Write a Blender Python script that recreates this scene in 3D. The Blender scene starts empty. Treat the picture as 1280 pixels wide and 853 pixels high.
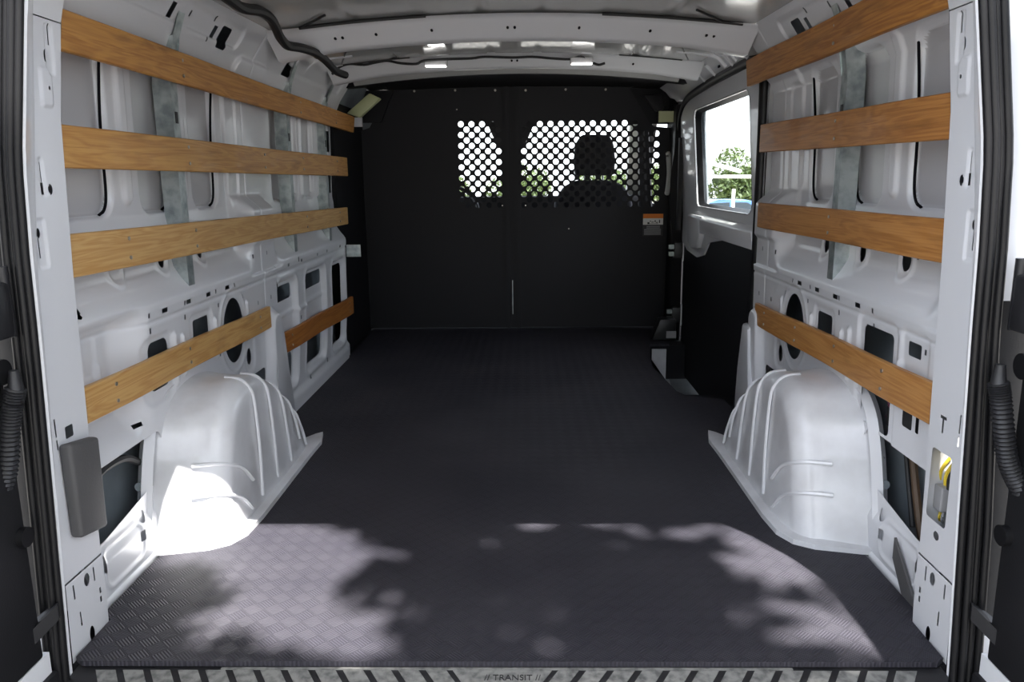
import bpy, bmesh, math, random
import numpy as np
from mathutils import Vector, Matrix
from mathutils.geometry import tessellate_polygon
random.seed(7); RNG = np.random.default_rng(7)
S = bpy.context.scene
COL = S.collection
R = math.radians

# ------------------------------------------------------------------ camera
YAW, PIT, ROL, CX, CH, FPX = R(1.10), R(11.728), R(-0.589), 0.0459, 0.912, 979.4
_z = np.array
R1 = _z([[math.cos(YAW), -math.sin(YAW), 0], [math.sin(YAW), math.cos(YAW), 0], [0, 0, 1]])
FWD = R1 @ _z([0, math.cos(PIT), -math.sin(PIT)])
UP0 = R1 @ _z([0, math.sin(PIT), math.cos(PIT)])
RT0 = R1 @ _z([1, 0, 0])
RT = math.cos(ROL) * RT0 + math.sin(ROL) * UP0
UPV = math.cos(ROL) * UP0 - math.sin(ROL) * RT0
ORG = _z([CX, 0, CH])


def at(u, v, x=None, y=None, z=None):
    """the point of a real plane (x, y or z given) that the photo shows at pixel u, v"""
    r = FWD + RT * (u - 640) / FPX + UPV * (426.5 - v) / FPX
    for i, q in enumerate((x, y, z)):
        if q is not None:
            return ORG + r * (q - ORG[i]) / r[i]


cam = bpy.data.cameras.new('camera')
cam.sensor_width = 36.0
cam.lens = FPX / 1280 * 36.0
cam.clip_start = 0.02
co = bpy.data.objects.new('camera', cam)
COL.objects.link(co)
m = Matrix.Identity(4)
for i in range(3):
    m[i][0], m[i][1], m[i][2], m[i][3] = RT[i], UPV[i], -FWD[i], ORG[i]
co.matrix_world = m
S.camera = co

# ------------------------------------------------------------------ light
S.view_settings.view_transform = 'Standard'
S.view_settings.look = 'None'
S.view_settings.gamma = 1
S.view_settings.use_curve_mapping = False
S.view_settings.exposure = 0.6
SUN_T = Vector((-0.228, 1.0, -2.07)).normalized()      # direction the sunlight travels
w = bpy.data.worlds.new('sky')
S.world = w
w.use_nodes = True
nt = w.node_tree
bg = nt.nodes['Background']
sky = nt.nodes.new('ShaderNodeTexSky')
sky.sky_type = 'NISHITA'
sky.sun_disc = False
sky.sun_elevation = R(62)
sky.sun_rotation = R(167)
sky.dust_density = 4.0
sky.air_density = 1.0
mixw = nt.nodes.new('ShaderNodeMix')
mixw.data_type = 'RGBA'
mixw.inputs['Factor'].default_value = 0.55
nt.links.new(sky.outputs[0], mixw.inputs['A'])
mixw.inputs['B'].default_value = (7.5, 7.8, 8.3, 1)       # thin bright cloud
nt.links.new(mixw.outputs['Result'], bg.inputs[0])
bg.inputs[1].default_value = 0.42
sun = bpy.data.lights.new('sun', 'SUN')
sun.energy = 21.0
sun.angle = R(0.53)
sun.color = (1.0, 0.96, 0.90)
so = bpy.data.objects.new('sun', sun)
COL.objects.link(so)
so.rotation_euler = SUN_T.to_track_quat('-Z', 'Y').to_euler()
so.location = (0, -6, 12)


# ------------------------------------------------------------------ materials
def mat(name, col, rough=0.5, metal=0.0, coat=0.0, bump=None, spec=0.5, var=None, varscale=4.0):
    m = bpy.data.materials.new(name)
    m.use_nodes = True
    n = m.node_tree
    b = n.nodes['Principled BSDF']
    b.inputs['Base Color'].default_value = (*col, 1)
    b.inputs['Roughness'].default_value = rough
    b.inputs['Metallic'].default_value = metal
    b.inputs['Coat Weight'].default_value = coat
    b.inputs['Coat Roughness'].default_value = 0.08
    b.inputs['Specular IOR Level'].default_value = spec
    tc = n.nodes.new('ShaderNodeTexCoord')
    if var:
        no = n.nodes.new('ShaderNodeTexNoise')
        no.inputs['Scale'].default_value = varscale
        no.inputs['Detail'].default_value = 6
        n.links.new(tc.outputs['Object'], no.inputs['Vector'])
        mr = n.nodes.new('ShaderNodeMix')
        mr.data_type = 'RGBA'
        mr.inputs['A'].default_value = (*col, 1)
        mr.inputs['B'].default_value = (*var, 1)
        rp = n.nodes.new('ShaderNodeMapRange')
        rp.inputs['From Min'].default_value = 0.42
        rp.inputs['From Max'].default_value = 0.68
        n.links.new(no.outputs['Fac'], rp.inputs['Value'])
        n.links.new(rp.outputs['Result'], mr.inputs['Factor'])
        n.links.new(mr.outputs['Result'], b.inputs['Base Color'])
    if bump:
        sc, st, di = bump
        no = n.nodes.new('ShaderNodeTexNoise')
        no.inputs['Scale'].default_value = sc
        no.inputs['Detail'].default_value = 4
        n.links.new(tc.outputs['Object'], no.inputs['Vector'])
        bp = n.nodes.new('ShaderNodeBump')
        bp.inputs['Strength'].default_value = st
        bp.inputs['Distance'].default_value = di
        n.links.new(no.outputs['Fac'], bp.inputs['Height'])
        n.links.new(bp.outputs[0], b.inputs['Normal'])
    return m


M = {}
M['white'] = mat('white_paint', (0.66, 0.67, 0.70), 0.32, coat=0.5, bump=(9, 0.12, 0.01))
M['white2'] = mat('white_paint_scuffed', (0.66, 0.67, 0.70), 0.30, coat=0.4, bump=(7, 0.10, 0.01), var=(0.50, 0.50, 0.52), varscale=6)
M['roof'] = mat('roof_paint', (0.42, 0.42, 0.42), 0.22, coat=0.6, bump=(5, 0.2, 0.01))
M['skin'] = mat('side_skin_dimmed', (0.47, 0.47, 0.49), 0.30, coat=0.4, bump=(4, 0.12, 0.01))  # grey sheet, toned down for the weaker light in the pockets
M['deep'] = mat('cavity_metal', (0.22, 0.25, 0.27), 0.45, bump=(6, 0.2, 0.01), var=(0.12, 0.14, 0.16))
M['black'] = mat('black_plastic', (0.012, 0.012, 0.014), 0.45, bump=(300, 0.1, 0.002))
M['dark'] = mat('dark_trim', (0.008, 0.008, 0.010), 0.6, spec=0.25)
M['rubber'] = mat('seal_rubber', (0.007, 0.007, 0.008), 0.40, spec=0.28)
M['hole'] = mat('hole_dark', (0.006, 0.006, 0.008), 0.9, spec=0.1)
M['pad'] = mat('pad_rubber', (0.075, 0.073, 0.075), 0.6, bump=(200, 0.2, 0.002))
M['steel'] = mat('galvanised_steel', (0.46, 0.51, 0.51), 0.38, metal=0.75, var=(0.26, 0.30, 0.31), varscale=30)
M['part'] = mat('partition_black', (0.010, 0.010, 0.013), 0.6, spec=0.3, bump=(500, 0.2, 0.001))
M['screw'] = mat('screw_metal', (0.45, 0.42, 0.38), 0.35, metal=0.8)
M['cable'] = mat('cable_black', (0.010, 0.010, 0.011), 0.6)
M['yellow'] = mat('yellow_wire', (0.70, 0.52, 0.05), 0.5)
M['brown'] = mat('brown_wire', (0.09, 0.055, 0.03), 0.6)
M['conn'] = mat('grey_connector', (0.30, 0.30, 0.31), 0.6)
M['tread'] = mat('tread_pad', (0.22, 0.22, 0.21), 0.6, var=(0.09, 0.09, 0.09), varscale=60, bump=(90, 0.5, 0.002))
M['seat'] = mat('seat_fabric', (0.02, 0.02, 0.025), 0.9)
M['olive_reflex'] = mat('pillar_trim', (0.50, 0.53, 0.30), 0.5)  # green foliage reflection painted into the colour of white metal
M['orange'] = mat('sticker_orange', (0.80, 0.22, 0.02), 0.6)
M['paper'] = mat('sticker_white', (0.75, 0.75, 0.72), 0.6)
M['ground'] = mat('asphalt', (0.22, 0.21, 0.20), 0.9, var=(0.30, 0.29, 0.27), varscale=0.6)
M['bark'] = mat('bark', (0.10, 0.07, 0.05), 0.9, bump=(20, 0.6, 0.02))
M['bluecar'] = mat('blue_car_paint', (0.03, 0.09, 0.22), 0.25, coat=0.8)
M['tyre'] = mat('tyre', (0.015, 0.015, 0.015), 0.8)
M['carglass'] = mat('car_glass', (0.02, 0.03, 0.04), 0.1)
M['rail'] = mat('white_rail', (0.75, 0.75, 0.73), 0.5)
M['doorwhite'] = mat('door_paint', (0.72, 0.73, 0.76), 0.25, coat=0.6)


def leafmat(name, a, b):
    m = mat(name, a, 0.6, var=b, varscale=2.0)
    n = m.node_tree
    p = n.nodes['Principled BSDF']
    tr = n.nodes.new('ShaderNodeBsdfTranslucent')
    tr.inputs[0].default_value = (a[0] * 2.0, a[1] * 1.6, a[2] * 1.0, 1)
    mx = n.nodes.new('ShaderNodeMixShader')
    mx.inputs[0].default_value = 0.3
    n.links.new(p.outputs[0], mx.inputs[1])
    n.links.new(tr.outputs[0], mx.inputs[2])
    n.links.new(mx.outputs[0], n.nodes['Material Output'].inputs[0])
    return m


M['leaf'] = leafmat('leaf_green', (0.045, 0.075, 0.024), (0.075, 0.115, 0.035))
M['leafdark'] = leafmat('leaf_dark', (0.07, 0.12, 0.04), (0.12, 0.18, 0.06))


def glassmat():
    m = bpy.data.materials.new('window_glass')
    m.use_nodes = True
    n = m.node_tree
    n.nodes.remove(n.nodes['Principled BSDF'])
    t = n.nodes.new('ShaderNodeBsdfTransparent')
    t.inputs[0].default_value = (0.93, 0.96, 0.95, 1)
    g = n.nodes.new('ShaderNodeBsdfGlossy')
    g.inputs['Roughness'].default_value = 0.02
    lw = n.nodes.new('ShaderNodeLayerWeight')
    lw.inputs['Blend'].default_value = 0.5
    pw = n.nodes.new('ShaderNodeMath')
    pw.operation = 'POWER'
    n.links.new(lw.outputs['Facing'], pw.inputs[0])
    pw.inputs[1].default_value = 5
    f = n.nodes.new('ShaderNodeMath')
    f.operation = 'MULTIPLY_ADD'
    n.links.new(pw.outputs[0], f.inputs[0])
    f.inputs[1].default_value = 0.9
    f.inputs[2].default_value = 0.05
    x = n.nodes.new('ShaderNodeMixShader')
    n.links.new(f.outputs[0], x.inputs[0])
    n.links.new(t.outputs[0], x.inputs[1])
    n.links.new(g.outputs[0], x.inputs[2])
    n.links.new(x.outputs[0], n.nodes['Material Output'].inputs[0])
    return m


M['glass'] = glassmat()


def glintmat():
    m = bpy.data.materials.new('glint_glow')
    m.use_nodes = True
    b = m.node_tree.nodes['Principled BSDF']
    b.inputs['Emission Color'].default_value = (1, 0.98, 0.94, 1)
    b.inputs['Emission Strength'].default_value = 3.0  # glow standing for reflections in the roof
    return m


M['glint'] = glintmat()


def woodmat(name, a, b, dark, seed):
    """plank grain running along local y"""
    m = bpy.data.materials.new(name)
    m.use_nodes = True
    n = m.node_tree
    L = n.links.new
    bs = n.nodes['Principled BSDF']
    tc = n.nodes.new('ShaderNodeTexCoord')
    mp = n.nodes.new('ShaderNodeMapping')
    mp.inputs['Scale'].default_value = (8, 1.6, 22)
    mp.inputs['Location'].default_value = (seed, seed * 3.1, seed * 1.7)
    L(tc.outputs['Object'], mp.inputs[0])
    n1 = n.nodes.new('ShaderNodeTexNoise')
    n1.inputs['Scale'].default_value = 1.2
    n1.inputs['Detail'].default_value = 3
    n1.inputs['Distortion'].default_value = 0.8
    L(mp.outputs[0], n1.inputs['Vector'])
    wv = n.nodes.new('ShaderNodeMath')
    wv.operation = 'MULTIPLY'
    wv.inputs[1].default_value = 42
    L(n1.outputs['Fac'], wv.inputs[0])
    sn = n.nodes.new('ShaderNodeMath')
    sn.operation = 'SINE'
    L(wv.outputs[0], sn.inputs[0])
    mp2 = n.nodes.new('ShaderNodeMapping')
    mp2.inputs['Scale'].default_value = (30, 5, 260)
    L(tc.outputs['Object'], mp2.inputs[0])
    n2 = n.nodes.new('ShaderNodeTexNoise')
    n2.inputs['Scale'].default_value = 1.0
    n2.inputs['Detail'].default_value = 5
    L(mp2.outputs[0], n2.inputs['Vector'])
    ad = n.nodes.new('ShaderNodeMath')
    ad.operation = 'MULTIPLY_ADD'
    L(sn.outputs[0], ad.inputs[0])
    ad.inputs[1].default_value = 0.16
    L(n2.outputs['Fac'], ad.inputs[2])
    cr = n.nodes.new('ShaderNodeValToRGB')
    cr.color_ramp.elements[0].position = 0.25
    cr.color_ramp.elements[0].color = (*b, 1)
    cr.color_ramp.elements[1].position = 0.72
    cr.color_ramp.elements[1].color = (*a, 1)
    L(ad.outputs[0], cr.inputs[0])
    # dark streaks and stains
    mp3 = n.nodes.new('ShaderNodeMapping')
    mp3.inputs['Scale'].default_value = (3, 2.2, 14)
    mp3.inputs['Location'].default_value = (seed * 2.3, seed * 5.1, seed)
    L(tc.outputs['Object'], mp3.inputs[0])
    n3 = n.nodes.new('ShaderNodeTexNoise')
    n3.inputs['Scale'].default_value = 1.4
    n3.inputs['Detail'].default_value = 7
    L(mp3.outputs[0], n3.inputs['Vector'])
    r3 = n.nodes.new('ShaderNodeMapRange')
    r3.inputs['From Min'].default_value = 0.60
    r3.inputs['From Max'].default_value = 0.80
    L(n3.outputs['Fac'], r3.inputs['Value'])
    mx = n.nodes.new('ShaderNodeMix')
    mx.data_type = 'RGBA'
    L(r3.outputs[0], mx.inputs['Factor'])
    L(cr.outputs[0], mx.inputs['A'])
    mx.inputs['B'].default_value = (*dark, 1)
    L(mx.outputs['Result'], bs.inputs['Base Color'])
    bs.inputs['Roughness'].default_value = 0.48
    bs.inputs['Coat Weight'].default_value = 0.04
    bp = n.nodes.new('ShaderNodeBump')
    bp.inputs['Strength'].default_value = 0.25
    bp.inputs['Distance'].default_value = 0.001
    L(n2.outputs['Fac'], bp.inputs['Height'])
    L(bp.outputs[0], bs.inputs['Normal'])
    return m


def matmat():
    """black rubber mat: basket weave of short raised bars"""
    m = bpy.data.materials.new('mat_rubber')
    m.use_nodes = True
    n = m.node_tree
    L = n.links.new
    bs = n.nodes['Principled BSDF']

    def math_(op, a, b=None, c=None):
        q = n.nodes.new('ShaderNodeMath')
        q.operation = op
        for i, v in enumerate((a, b, c)):
            if v is None:
                continue
            if isinstance(v, (int, float)):
                q.inputs[i].default_value = v
            else:
                L(v, q.inputs[i])
        return q.outputs[0]
    tc = n.nodes.new('ShaderNodeTexCoord')
    sp = n.nodes.new('ShaderNodeSeparateXYZ')
    L(tc.outputs['Object'], sp.inputs[0])
    c = 1 / 0.034
    s2 = 0.7071
    a = math_('MULTIPLY', math_('ADD', sp.outputs[0], sp.outputs[1]), s2 * c)
    b = math_('MULTIPLY', math_('SUBTRACT', sp.outputs[0], sp.outputs[1]), s2 * c)
    ia, ib = math_('FLOOR', a), math_('FLOOR', b)
    par = math_('ABSOLUTE', math_('MODULO', math_('ADD', ia, ib), 2.0))
    fa, fb = math_('FRACT', a), math_('FRACT', b)

    def bars(u, v):
        s = math_('SINE', math_('MULTIPLY', u, 2 * math.pi * 6))
        s = math_('MULTIPLY_ADD', s, 0.5, 0.5)
        e = math_('LESS_THAN', math_('ABSOLUTE', math_('SUBTRACT', v, 0.5)), 0.42)
        return math_('MULTIPLY', s, e)
    h1, h2 = bars(fa, fb), bars(fb, fa)
    h = math_('ADD', math_('MULTIPLY', h1, par), math_('MULTIPLY', h2, math_('SUBTRACT', 1.0, par)))
    bp = n.nodes.new('ShaderNodeBump')
    bp.inputs['Strength'].default_value = 0.8
    bp.inputs['Distance'].default_value = 0.0013
    L(h, bp.inputs['Height'])
    L(bp.outputs[0], bs.inputs['Normal'])
    no = n.nodes.new('ShaderNodeTexNoise')
    no.inputs['Scale'].default_value = 2.5
    no.inputs['Detail'].default_value = 6
    L(tc.outputs['Object'], no.inputs['Vector'])
    cr = n.nodes.new('ShaderNodeValToRGB')
    cr.color_ramp.elements[0].position = 0.35
    cr.color_ramp.elements[0].color = (0.023, 0.022, 0.031, 1)
    cr.color_ramp.elements[1].position = 0.75
    cr.color_ramp.elements[1].color = (0.042, 0.040, 0.050, 1)
    L(no.outputs['Fac'], cr.inputs[0])
    mg = n.nodes.new('ShaderNodeMix')
    mg.data_type = 'RGBA'
    mg.blend_type = 'MULTIPLY'
    mg.inputs['Factor'].default_value = 1.0
    L(cr.outputs[0], mg.inputs['A'])
    gr_ = n.nodes.new('ShaderNodeMapRange')
    gr_.inputs['To Min'].default_value = 0.78
    gr_.inputs['To Max'].default_value = 1.15
    L(h, gr_.inputs['Value'])
    L(gr_.outputs[0], mg.inputs['B'])
    L(mg.outputs['Result'], bs.inputs['Base Color'])
    bs.inputs['Roughness'].default_value = 0.62
    bs.inputs['Specular IOR Level'].default_value = 0.35
    return m


M['mat'] = matmat()


# ------------------------------------------------------------------ helpers
def link(name, me, material=None, parent=None, smooth=False):
    o = bpy.data.objects.new(name, me)
    COL.objects.link(o)
    if material is not None:
        me.materials.append(material)
    if smooth:
        me.polygons.foreach_set('use_smooth', [True] * len(me.polygons))
    if parent is not None:
        o.parent = parent
    return o


def tag(o, label, cat, group=None):
    o['label'] = label
    o['category'] = cat
    if group:
        o['group'] = group
    return o


def structure(name, label=None):
    o = bpy.data.objects.new(name, None)
    COL.objects.link(o)
    o['kind'] = 'structure'
    if label:
        o['label'] = label
    return o


def thing(name, loc, label, cat, group=None):
    o = bpy.data.objects.new(name, None)
    COL.objects.link(o)
    o.location = loc
    return tag(o, label, cat, group)


class MB:
    """collects shapes; build() links them as ONE mesh object"""

    def __init__(self):
        self.bm = bmesh.new()

    def box(self, x0, x1, y0, y1, z0, z1):
        vs = [self.bm.verts.new((x, y, z)) for x in (x0, x1) for y in (y0, y1) for z in (z0, z1)]
        for f in ((0, 1, 3, 2), (4, 6, 7, 5), (0, 4, 5, 1), (2, 3, 7, 6), (0, 2, 6, 4), (1, 5, 7, 3)):
            self.bm.faces.new([vs[i] for i in f])
        return self

    def hexa(self, p):
        """8 points: 4 of one face in order, then 4 of the opposite face"""
        vs = [self.bm.verts.new(tuple(q)) for q in p]
        for f in ((0, 1, 2, 3), (7, 6, 5, 4), (0, 4, 5, 1), (1, 5, 6, 2), (2, 6, 7, 3), (3, 7, 4, 0)):
            self.bm.faces.new([vs[i] for i in f])
        return self

    def prism(self, pts, axis, a, b):
        def P(p, t):
            q = list(p)
            q.insert(axis, t)
            return q
        A = [self.bm.verts.new(P(p, a)) for p in pts]
        B = [self.bm.verts.new(P(p, b)) for p in pts]
        self.bm.faces.new(A)
        self.bm.faces.new(B[::-1])
        for i in range(len(pts)):
            j = (i + 1) % len(pts)
            self.bm.faces.new((A[i], B[i], B[j], A[j]))
        return self

    def tube(self, pts, r, n=8, caps=True, ridges=None):
        pts = [Vector(p) for p in pts]
        rs = r if isinstance(r, (list, tuple)) else [r] * len(pts)
        rings = []
        ref = Vector((0, 0, 1))
        for i, p in enumerate(pts):
            t = (pts[min(i + 1, len(pts) - 1)] - pts[max(i - 1, 0)]).normalized()
            if abs(t.dot(ref)) > 0.95:
                ref = Vector((0, 1, 0)) if abs(t.y) < 0.9 else Vector((1, 0, 0))
            a = t.cross(ref).normalized()
            b = t.cross(a).normalized()
            rings.append([self.bm.verts.new(p + (a * math.cos(2 * math.pi * k / n) + b * math.sin(2 * math.pi * k / n)) * rs[i]) for k in range(n)])
        for q, s in zip(rings, rings[1:]):
            for k in range(n):
                self.bm.faces.new((q[k], q[(k + 1) % n], s[(k + 1) % n], s[k]))
        if caps:
            self.bm.faces.new(rings[0][::-1])
            self.bm.faces.new(rings[-1])
        return self

    def cyl(self, c, axis, r, h, n=14):
        d = [0, 0, 0]
        d[axis] = h / 2
        c = Vector(c)
        return self.tube([c - Vector(d), c + Vector(d)], r, n)

    def loft(self, secs, close=False):
        rows = [[self.bm.verts.new(tuple(p)) for p in s] for s in secs]
        for a, b in zip(rows, rows[1:]):
            n = len(a)
            for k in range(n if close else n - 1):
                try:
                    self.bm.faces.new((a[k], a[(k + 1) % n], b[(k + 1) % n], b[k]))
                except ValueError:
                    pass
        return self

    def bevel(self, w, seg=2):
        bmesh.ops.bevel(self.bm, geom=self.bm.edges[:], offset=w, segments=seg, affect='EDGES', profile=0.5)
        return self

    def build(self, name, material, parent=None, smooth=False):
        bmesh.ops.recalc_face_normals(self.bm, faces=self.bm.faces[:])
        me = bpy.data.meshes.new(name)
        self.bm.to_mesh(me)
        self.bm.free()
        if smooth:
            try:
                me.polygons.foreach_set('use_smooth', [True] * len(me.polygons))
                me.set_sharp_from_angle(angle=R(38))
            except Exception:
                pass
        return link(name, me, material, parent)


def spline(pts, n=8):
    """Catmull-Rom through the points"""
    P = [Vector(p) for p in pts]
    P = [P[0] * 2 - P[1]] + P + [P[-1] * 2 - P[-2]]
    out = []
    for i in range(1, len(P) - 2):
        for k in range(n):
            t = k / n
            a, b, c, d = P[i - 1], P[i], P[i + 1], P[i + 2]
            out.append(0.5 * ((2 * b) + (-a + c) * t + (2 * a - 5 * b + 4 * c - d) * t * t + (-a + 3 * b - 3 * c + d) * t ** 3))
    out.append(P[-2])
    return out


def plate(outer, holes, to3d, name, material, parent=None, thick=(0, 0, 0)):
    """sheet cut from a 2D outline with holes, given thickness along a vector"""
    loops = [[Vector((p[0], p[1], 0)) for p in outer]] + [[Vector((p[0], p[1], 0)) for p in h] for h in holes]
    tris = tessellate_polygon(loops)
    flat = [p for l in loops for p in l]
    n = len(flat)
    T = Vector(thick)
    V = [Vector(to3d(p.x, p.y)) for p in flat]
    verts = [tuple(v) for v in V] + [tuple(v + T) for v in V]
    faces = [tuple(t) for t in tris] + [(t[2] + n, t[1] + n, t[0] + n) for t in tris]
    k = 0
    for l in loops:
        for i in range(len(l)):
            j = (i + 1) % len(l)
            faces.append((k + i, k + j, k + j + n, k + i + n))
        k += len(l)
    me = bpy.data.meshes.new(name)
    me.from_pydata(verts, [], faces)
    bm = bmesh.new()
    bm.from_mesh(me)
    bmesh.ops.recalc_face_normals(bm, faces=bm.faces[:])
    bm.to_mesh(me)
    bm.free()
    return link(name, me, material, parent)


def rrect2(cx, cy, hx, hy, r, n=5):
    out = []
    for sx, sy, a0 in ((1, 1, 0), (-1, 1, 90), (-1, -1, 180), (1, -1, 270)):
        for k in range(n + 1):
            a = R(a0 + 90 * k / n)
            out.append((cx + sx * (hx - r) + r * math.cos(a), cy + sy * (hy - r) + r * math.sin(a)))
    return out


# ---- pressed sheet metal: x = f(y, z) on a fine grid, with real holes
def sd_rect(Y, Z, c):
    cy, cz, hy, hz, r = c
    dy, dz = np.abs(Y - cy) - hy + r, np.abs(Z - cz) - hz + r
    return np.hypot(np.maximum(dy, 0), np.maximum(dz, 0)) + np.minimum(np.maximum(dy, dz), 0) - r


def sd_ell(Y, Z, c):
    cy, cz, a, b = c
    q = np.hypot((Y - cy) / a, (Z - cz) / b)
    g = np.hypot((Y - cy) / a ** 2, (Z - cz) / b ** 2) + 1e-9
    return (q - 1) * q / g


def sstep(d, w):
    """1 inside (d << 0), 0 outside, blended over width w"""
    t = np.clip(0.5 - d / w, 0, 1)
    return t * t * (3 - 2 * t)


def grid(a, b, step, cuts=()):
    base = list(np.linspace(a, b, max(2, int(round((b - a) / step)) + 1)))
    for c in cuts:
        if a < c < b:
            base = [q for q in base if abs(q - c) > step * 0.35 or q in (a, b)]
            base.append(c)
    return np.array(sorted(set(base)))


def pressed(name, s, yr, zr, step, f, big, slots, material, parent, trim=None, second=None):
    """s: side (-1 left, +1 right); big: sdf holes; slots: axis-aligned (cy, cz, hy, hz)"""
    ys = grid(yr[0], yr[1], step, [q for (cy, cz, hy, hz) in slots for q in (cy - hy, cy + hy)])
    zs = grid(zr[0], zr[1], step, [q for (cy, cz, hy, hz) in slots for q in (cz - hz, cz + hz)])
    Y, Z = np.meshgrid(ys, zs, indexing='ij')
    kill = np.zeros((len(ys) - 1, len(zs) - 1), bool)
    allsd = [(k, c) for k, c in big]
    if trim:
        allsd += trim
    for kind, c in allsd:
        fn = kind if callable(kind) else (sd_rect if kind == 'r' else sd_ell)
        d = fn(Y, Z, c)
        e = 1e-5
        gy, gz = (fn(Y + e, Z, c) - d) / e, (fn(Y, Z + e, c) - d) / e
        g2 = np.maximum(gy * gy + gz * gz, 0.2)
        near = np.abs(d) < 0.72 * step
        Y = np.where(near, Y - d * gy / g2, Y)
        Z = np.where(near, Z - d * gz / g2, Z)
        dd = np.where(near, 0, d)
        q = np.maximum(np.maximum(dd[:-1, :-1], dd[1:, :-1]), np.maximum(dd[:-1, 1:], dd[1:, 1:]))
        kill |= q <= 1e-6
    cyc, czc = (ys[:-1] + ys[1:]) / 2, (zs[:-1] + zs[1:]) / 2
    for cy, cz, hy, hz in slots:
        kill |= (np.abs(cyc - cy) < hy)[:, None] & (np.abs(czc - cz) < hz)[None, :]
    X = f(Y, Z) * s
    V = np.stack([X, Y, Z], -1).reshape(-1, 3)
    nz = len(zs)
    I, J = np.nonzero(~kill)
    a = I * nz + J
    F = np.stack([a, a + nz, a + nz + 1, a + 1], -1)
    if s > 0:
        F = F[:, ::-1]
    used = np.unique(F)
    rem = -np.ones(len(V), int)
    rem[used] = np.arange(len(used))
    V, F = V[used], rem[F]
    me = bpy.data.meshes.new(name)
    me.vertices.add(len(V))
    me.vertices.foreach_set('co', V.astype(np.float32).ravel())
    me.loops.add(F.size)
    me.loops.foreach_set('vertex_index', F.astype(np.int32).ravel())
    me.polygons.add(len(F))
    me.polygons.foreach_set('loop_start', np.arange(0, F.size, 4, dtype=np.int32))
    me.polygons.foreach_set('loop_total', np.full(len(F), 4, np.int32))
    me.update(calc_edges=True)
    me.validate()
    o = link(name, me, material, parent, smooth=True)
    if second:                                   # outer skin in the panel pockets, their dimmer light painted as darker grey
        me.materials.append(second[0])
        yc, zc = (ys[:-1] + ys[1:]) / 2, (zs[:-1] + zs[1:]) / 2
        YC, ZC = np.meshgrid(yc, zc, indexing='ij')
        sel = np.zeros(YC.shape, bool)
        for c in second[1]:
            sel |= sd_rect(YC, ZC, c) < -0.004
        sel = sel[~kill]
        if len(sel) == len(me.polygons):
            me.polygons.foreach_set('material_index', sel.astype(np.int32))
    return o



# ================================================================== the van body
def ip(z, zs, xs):
    return np.interp(z, zs, xs)


PROF_Z = [-0.03, 0.12, 0.28, 0.55, 0.600, 0.616, 0.630, 0.655, 0.685, 0.70, 0.80, 0.83, 1.19, 1.225, 1.245, 1.30, 1.40]
PROF_X = [0.900, 0.898, 0.885, 0.879, 0.875, 0.877, 0.886, 0.906, 0.924, 0.927, 0.930, 0.935, 0.926, 0.912, 0.893, 0.868, 0.800]
POCKETS = [(1.52, 1.87), (2.01, 2.19), (2.33, 2.52)]


def rear_wall(side):
    def f(Y, Z):
        X = ip(Z, PROF_Z, PROF_X)
        # shelf runs out towards the pillar between the side door and the arch
        t = sstep(2.63 - Y, 0.09) * (Z > 0.60) * sstep(Z - 0.84, 0.06)
        X = X + (0.884 - X) * t
        if side < 0:
            t = sstep(Y - 1.815, 0.11) * sstep(Z - 0.60, 0.05) * sstep(0.34 - Z, 0.10)
            X = X + (0.935 - X) * t
        else:
            t = sstep(Y - 1.60, 0.10) * (Z > 0.60) * sstep(Z - 0.70, 0.06)
            X = X + (0.880 - X) * t
        for a, b in POCKETS:
            d = sd_rect(Y, Z, ((a + b) / 2, 1.03, (b - a) / 2, 0.195, 0.05))
            X = X + 0.020 * sstep(d, 0.012)
        for yc in (1.94, 2.265):
            X = X - 0.009 * sstep(sd_rect(Y, Z, (yc, 1.05, 0.020, 0.19, 0.02)), 0.012)
        # wide pillar between the bays
        X = X - 0.012 * sstep(sd_rect(Y, Z, (2.76, 1.0, 0.17, 0.30, 0.05)), 0.02)
        X = X + 0.006 * sstep(sd_rect(Y, Z, (2.63, 1.03, 0.05, 0.17, 0.03)), 0.015)
        for yc, hz in ((2.00, 0.07), (2.05, 0.055), (2.275, 0.06), (2.545, 0.07), (1.72, 0.05)):
            X = X - 0.007 * sstep(sd_rect(Y, Z, (yc, 0.455, 0.009, hz, 0.009)), 0.011)
        for c in ((2.42, 0.45, 0.115, 0.135),):
            d = sd_ell(Y, Z, c)
            X = X - 0.003 * np.exp(-(d / 0.008) ** 2)
        for c in ((2.18, 0.485, 0.075, 0.065, 0.02), (2.556, 0.345, 0.045, 0.06, 0.03), (1.66, 0.53, 0.06, 0.05, 0.02)):
            d = sd_rect(Y, Z, c)
            X = X + 0.004 * sstep(d, 0.016)
        if side > 0:
            d = sd_rect(Y, Z, (1.845, 0.43, 0.105, 0.15, 0.03))
            X = X + 0.006 * sstep(d, 0.018)
        else:
            d = sd_rect(Y, Z, (1.915, 0.45, 0.075, 0.085, 0.03))
            X = X + 0.005 * sstep(d, 0.016)
        for yc in (1.83, 2.07, 2.32):
            d = sd_ell(Y, Z, (yc, 0.715, 0.035, 0.042))
            X = X - 0.004 * np.exp(-(d / 0.007) ** 2)
        # pillar foot over the wheel arch
        X = X - 0.030 * sstep(sd_rect(Y, Z, (2.78, 0.20, 0.055, 0.25, 0.05)), 0.03)
        # joint lines: the belt flange and the bay seam
        X = X + 0.004 * np.exp(-((Z - 0.572) / 0.0035) ** 2) + 0.004 * np.exp(-((Y - 2.735) / 0.004) ** 2) * (Z > 0.4)
        # rail: pressed step
        X = X + 0.008 * sstep(sd_rect(Y, Z, (2.15, 1.345, 0.42, 0.028, 0.02)), 0.012)
        # floor flange
        X = X - 0.02 * sstep(Z - 0.015, 0.03)
        return X
    return f


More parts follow.
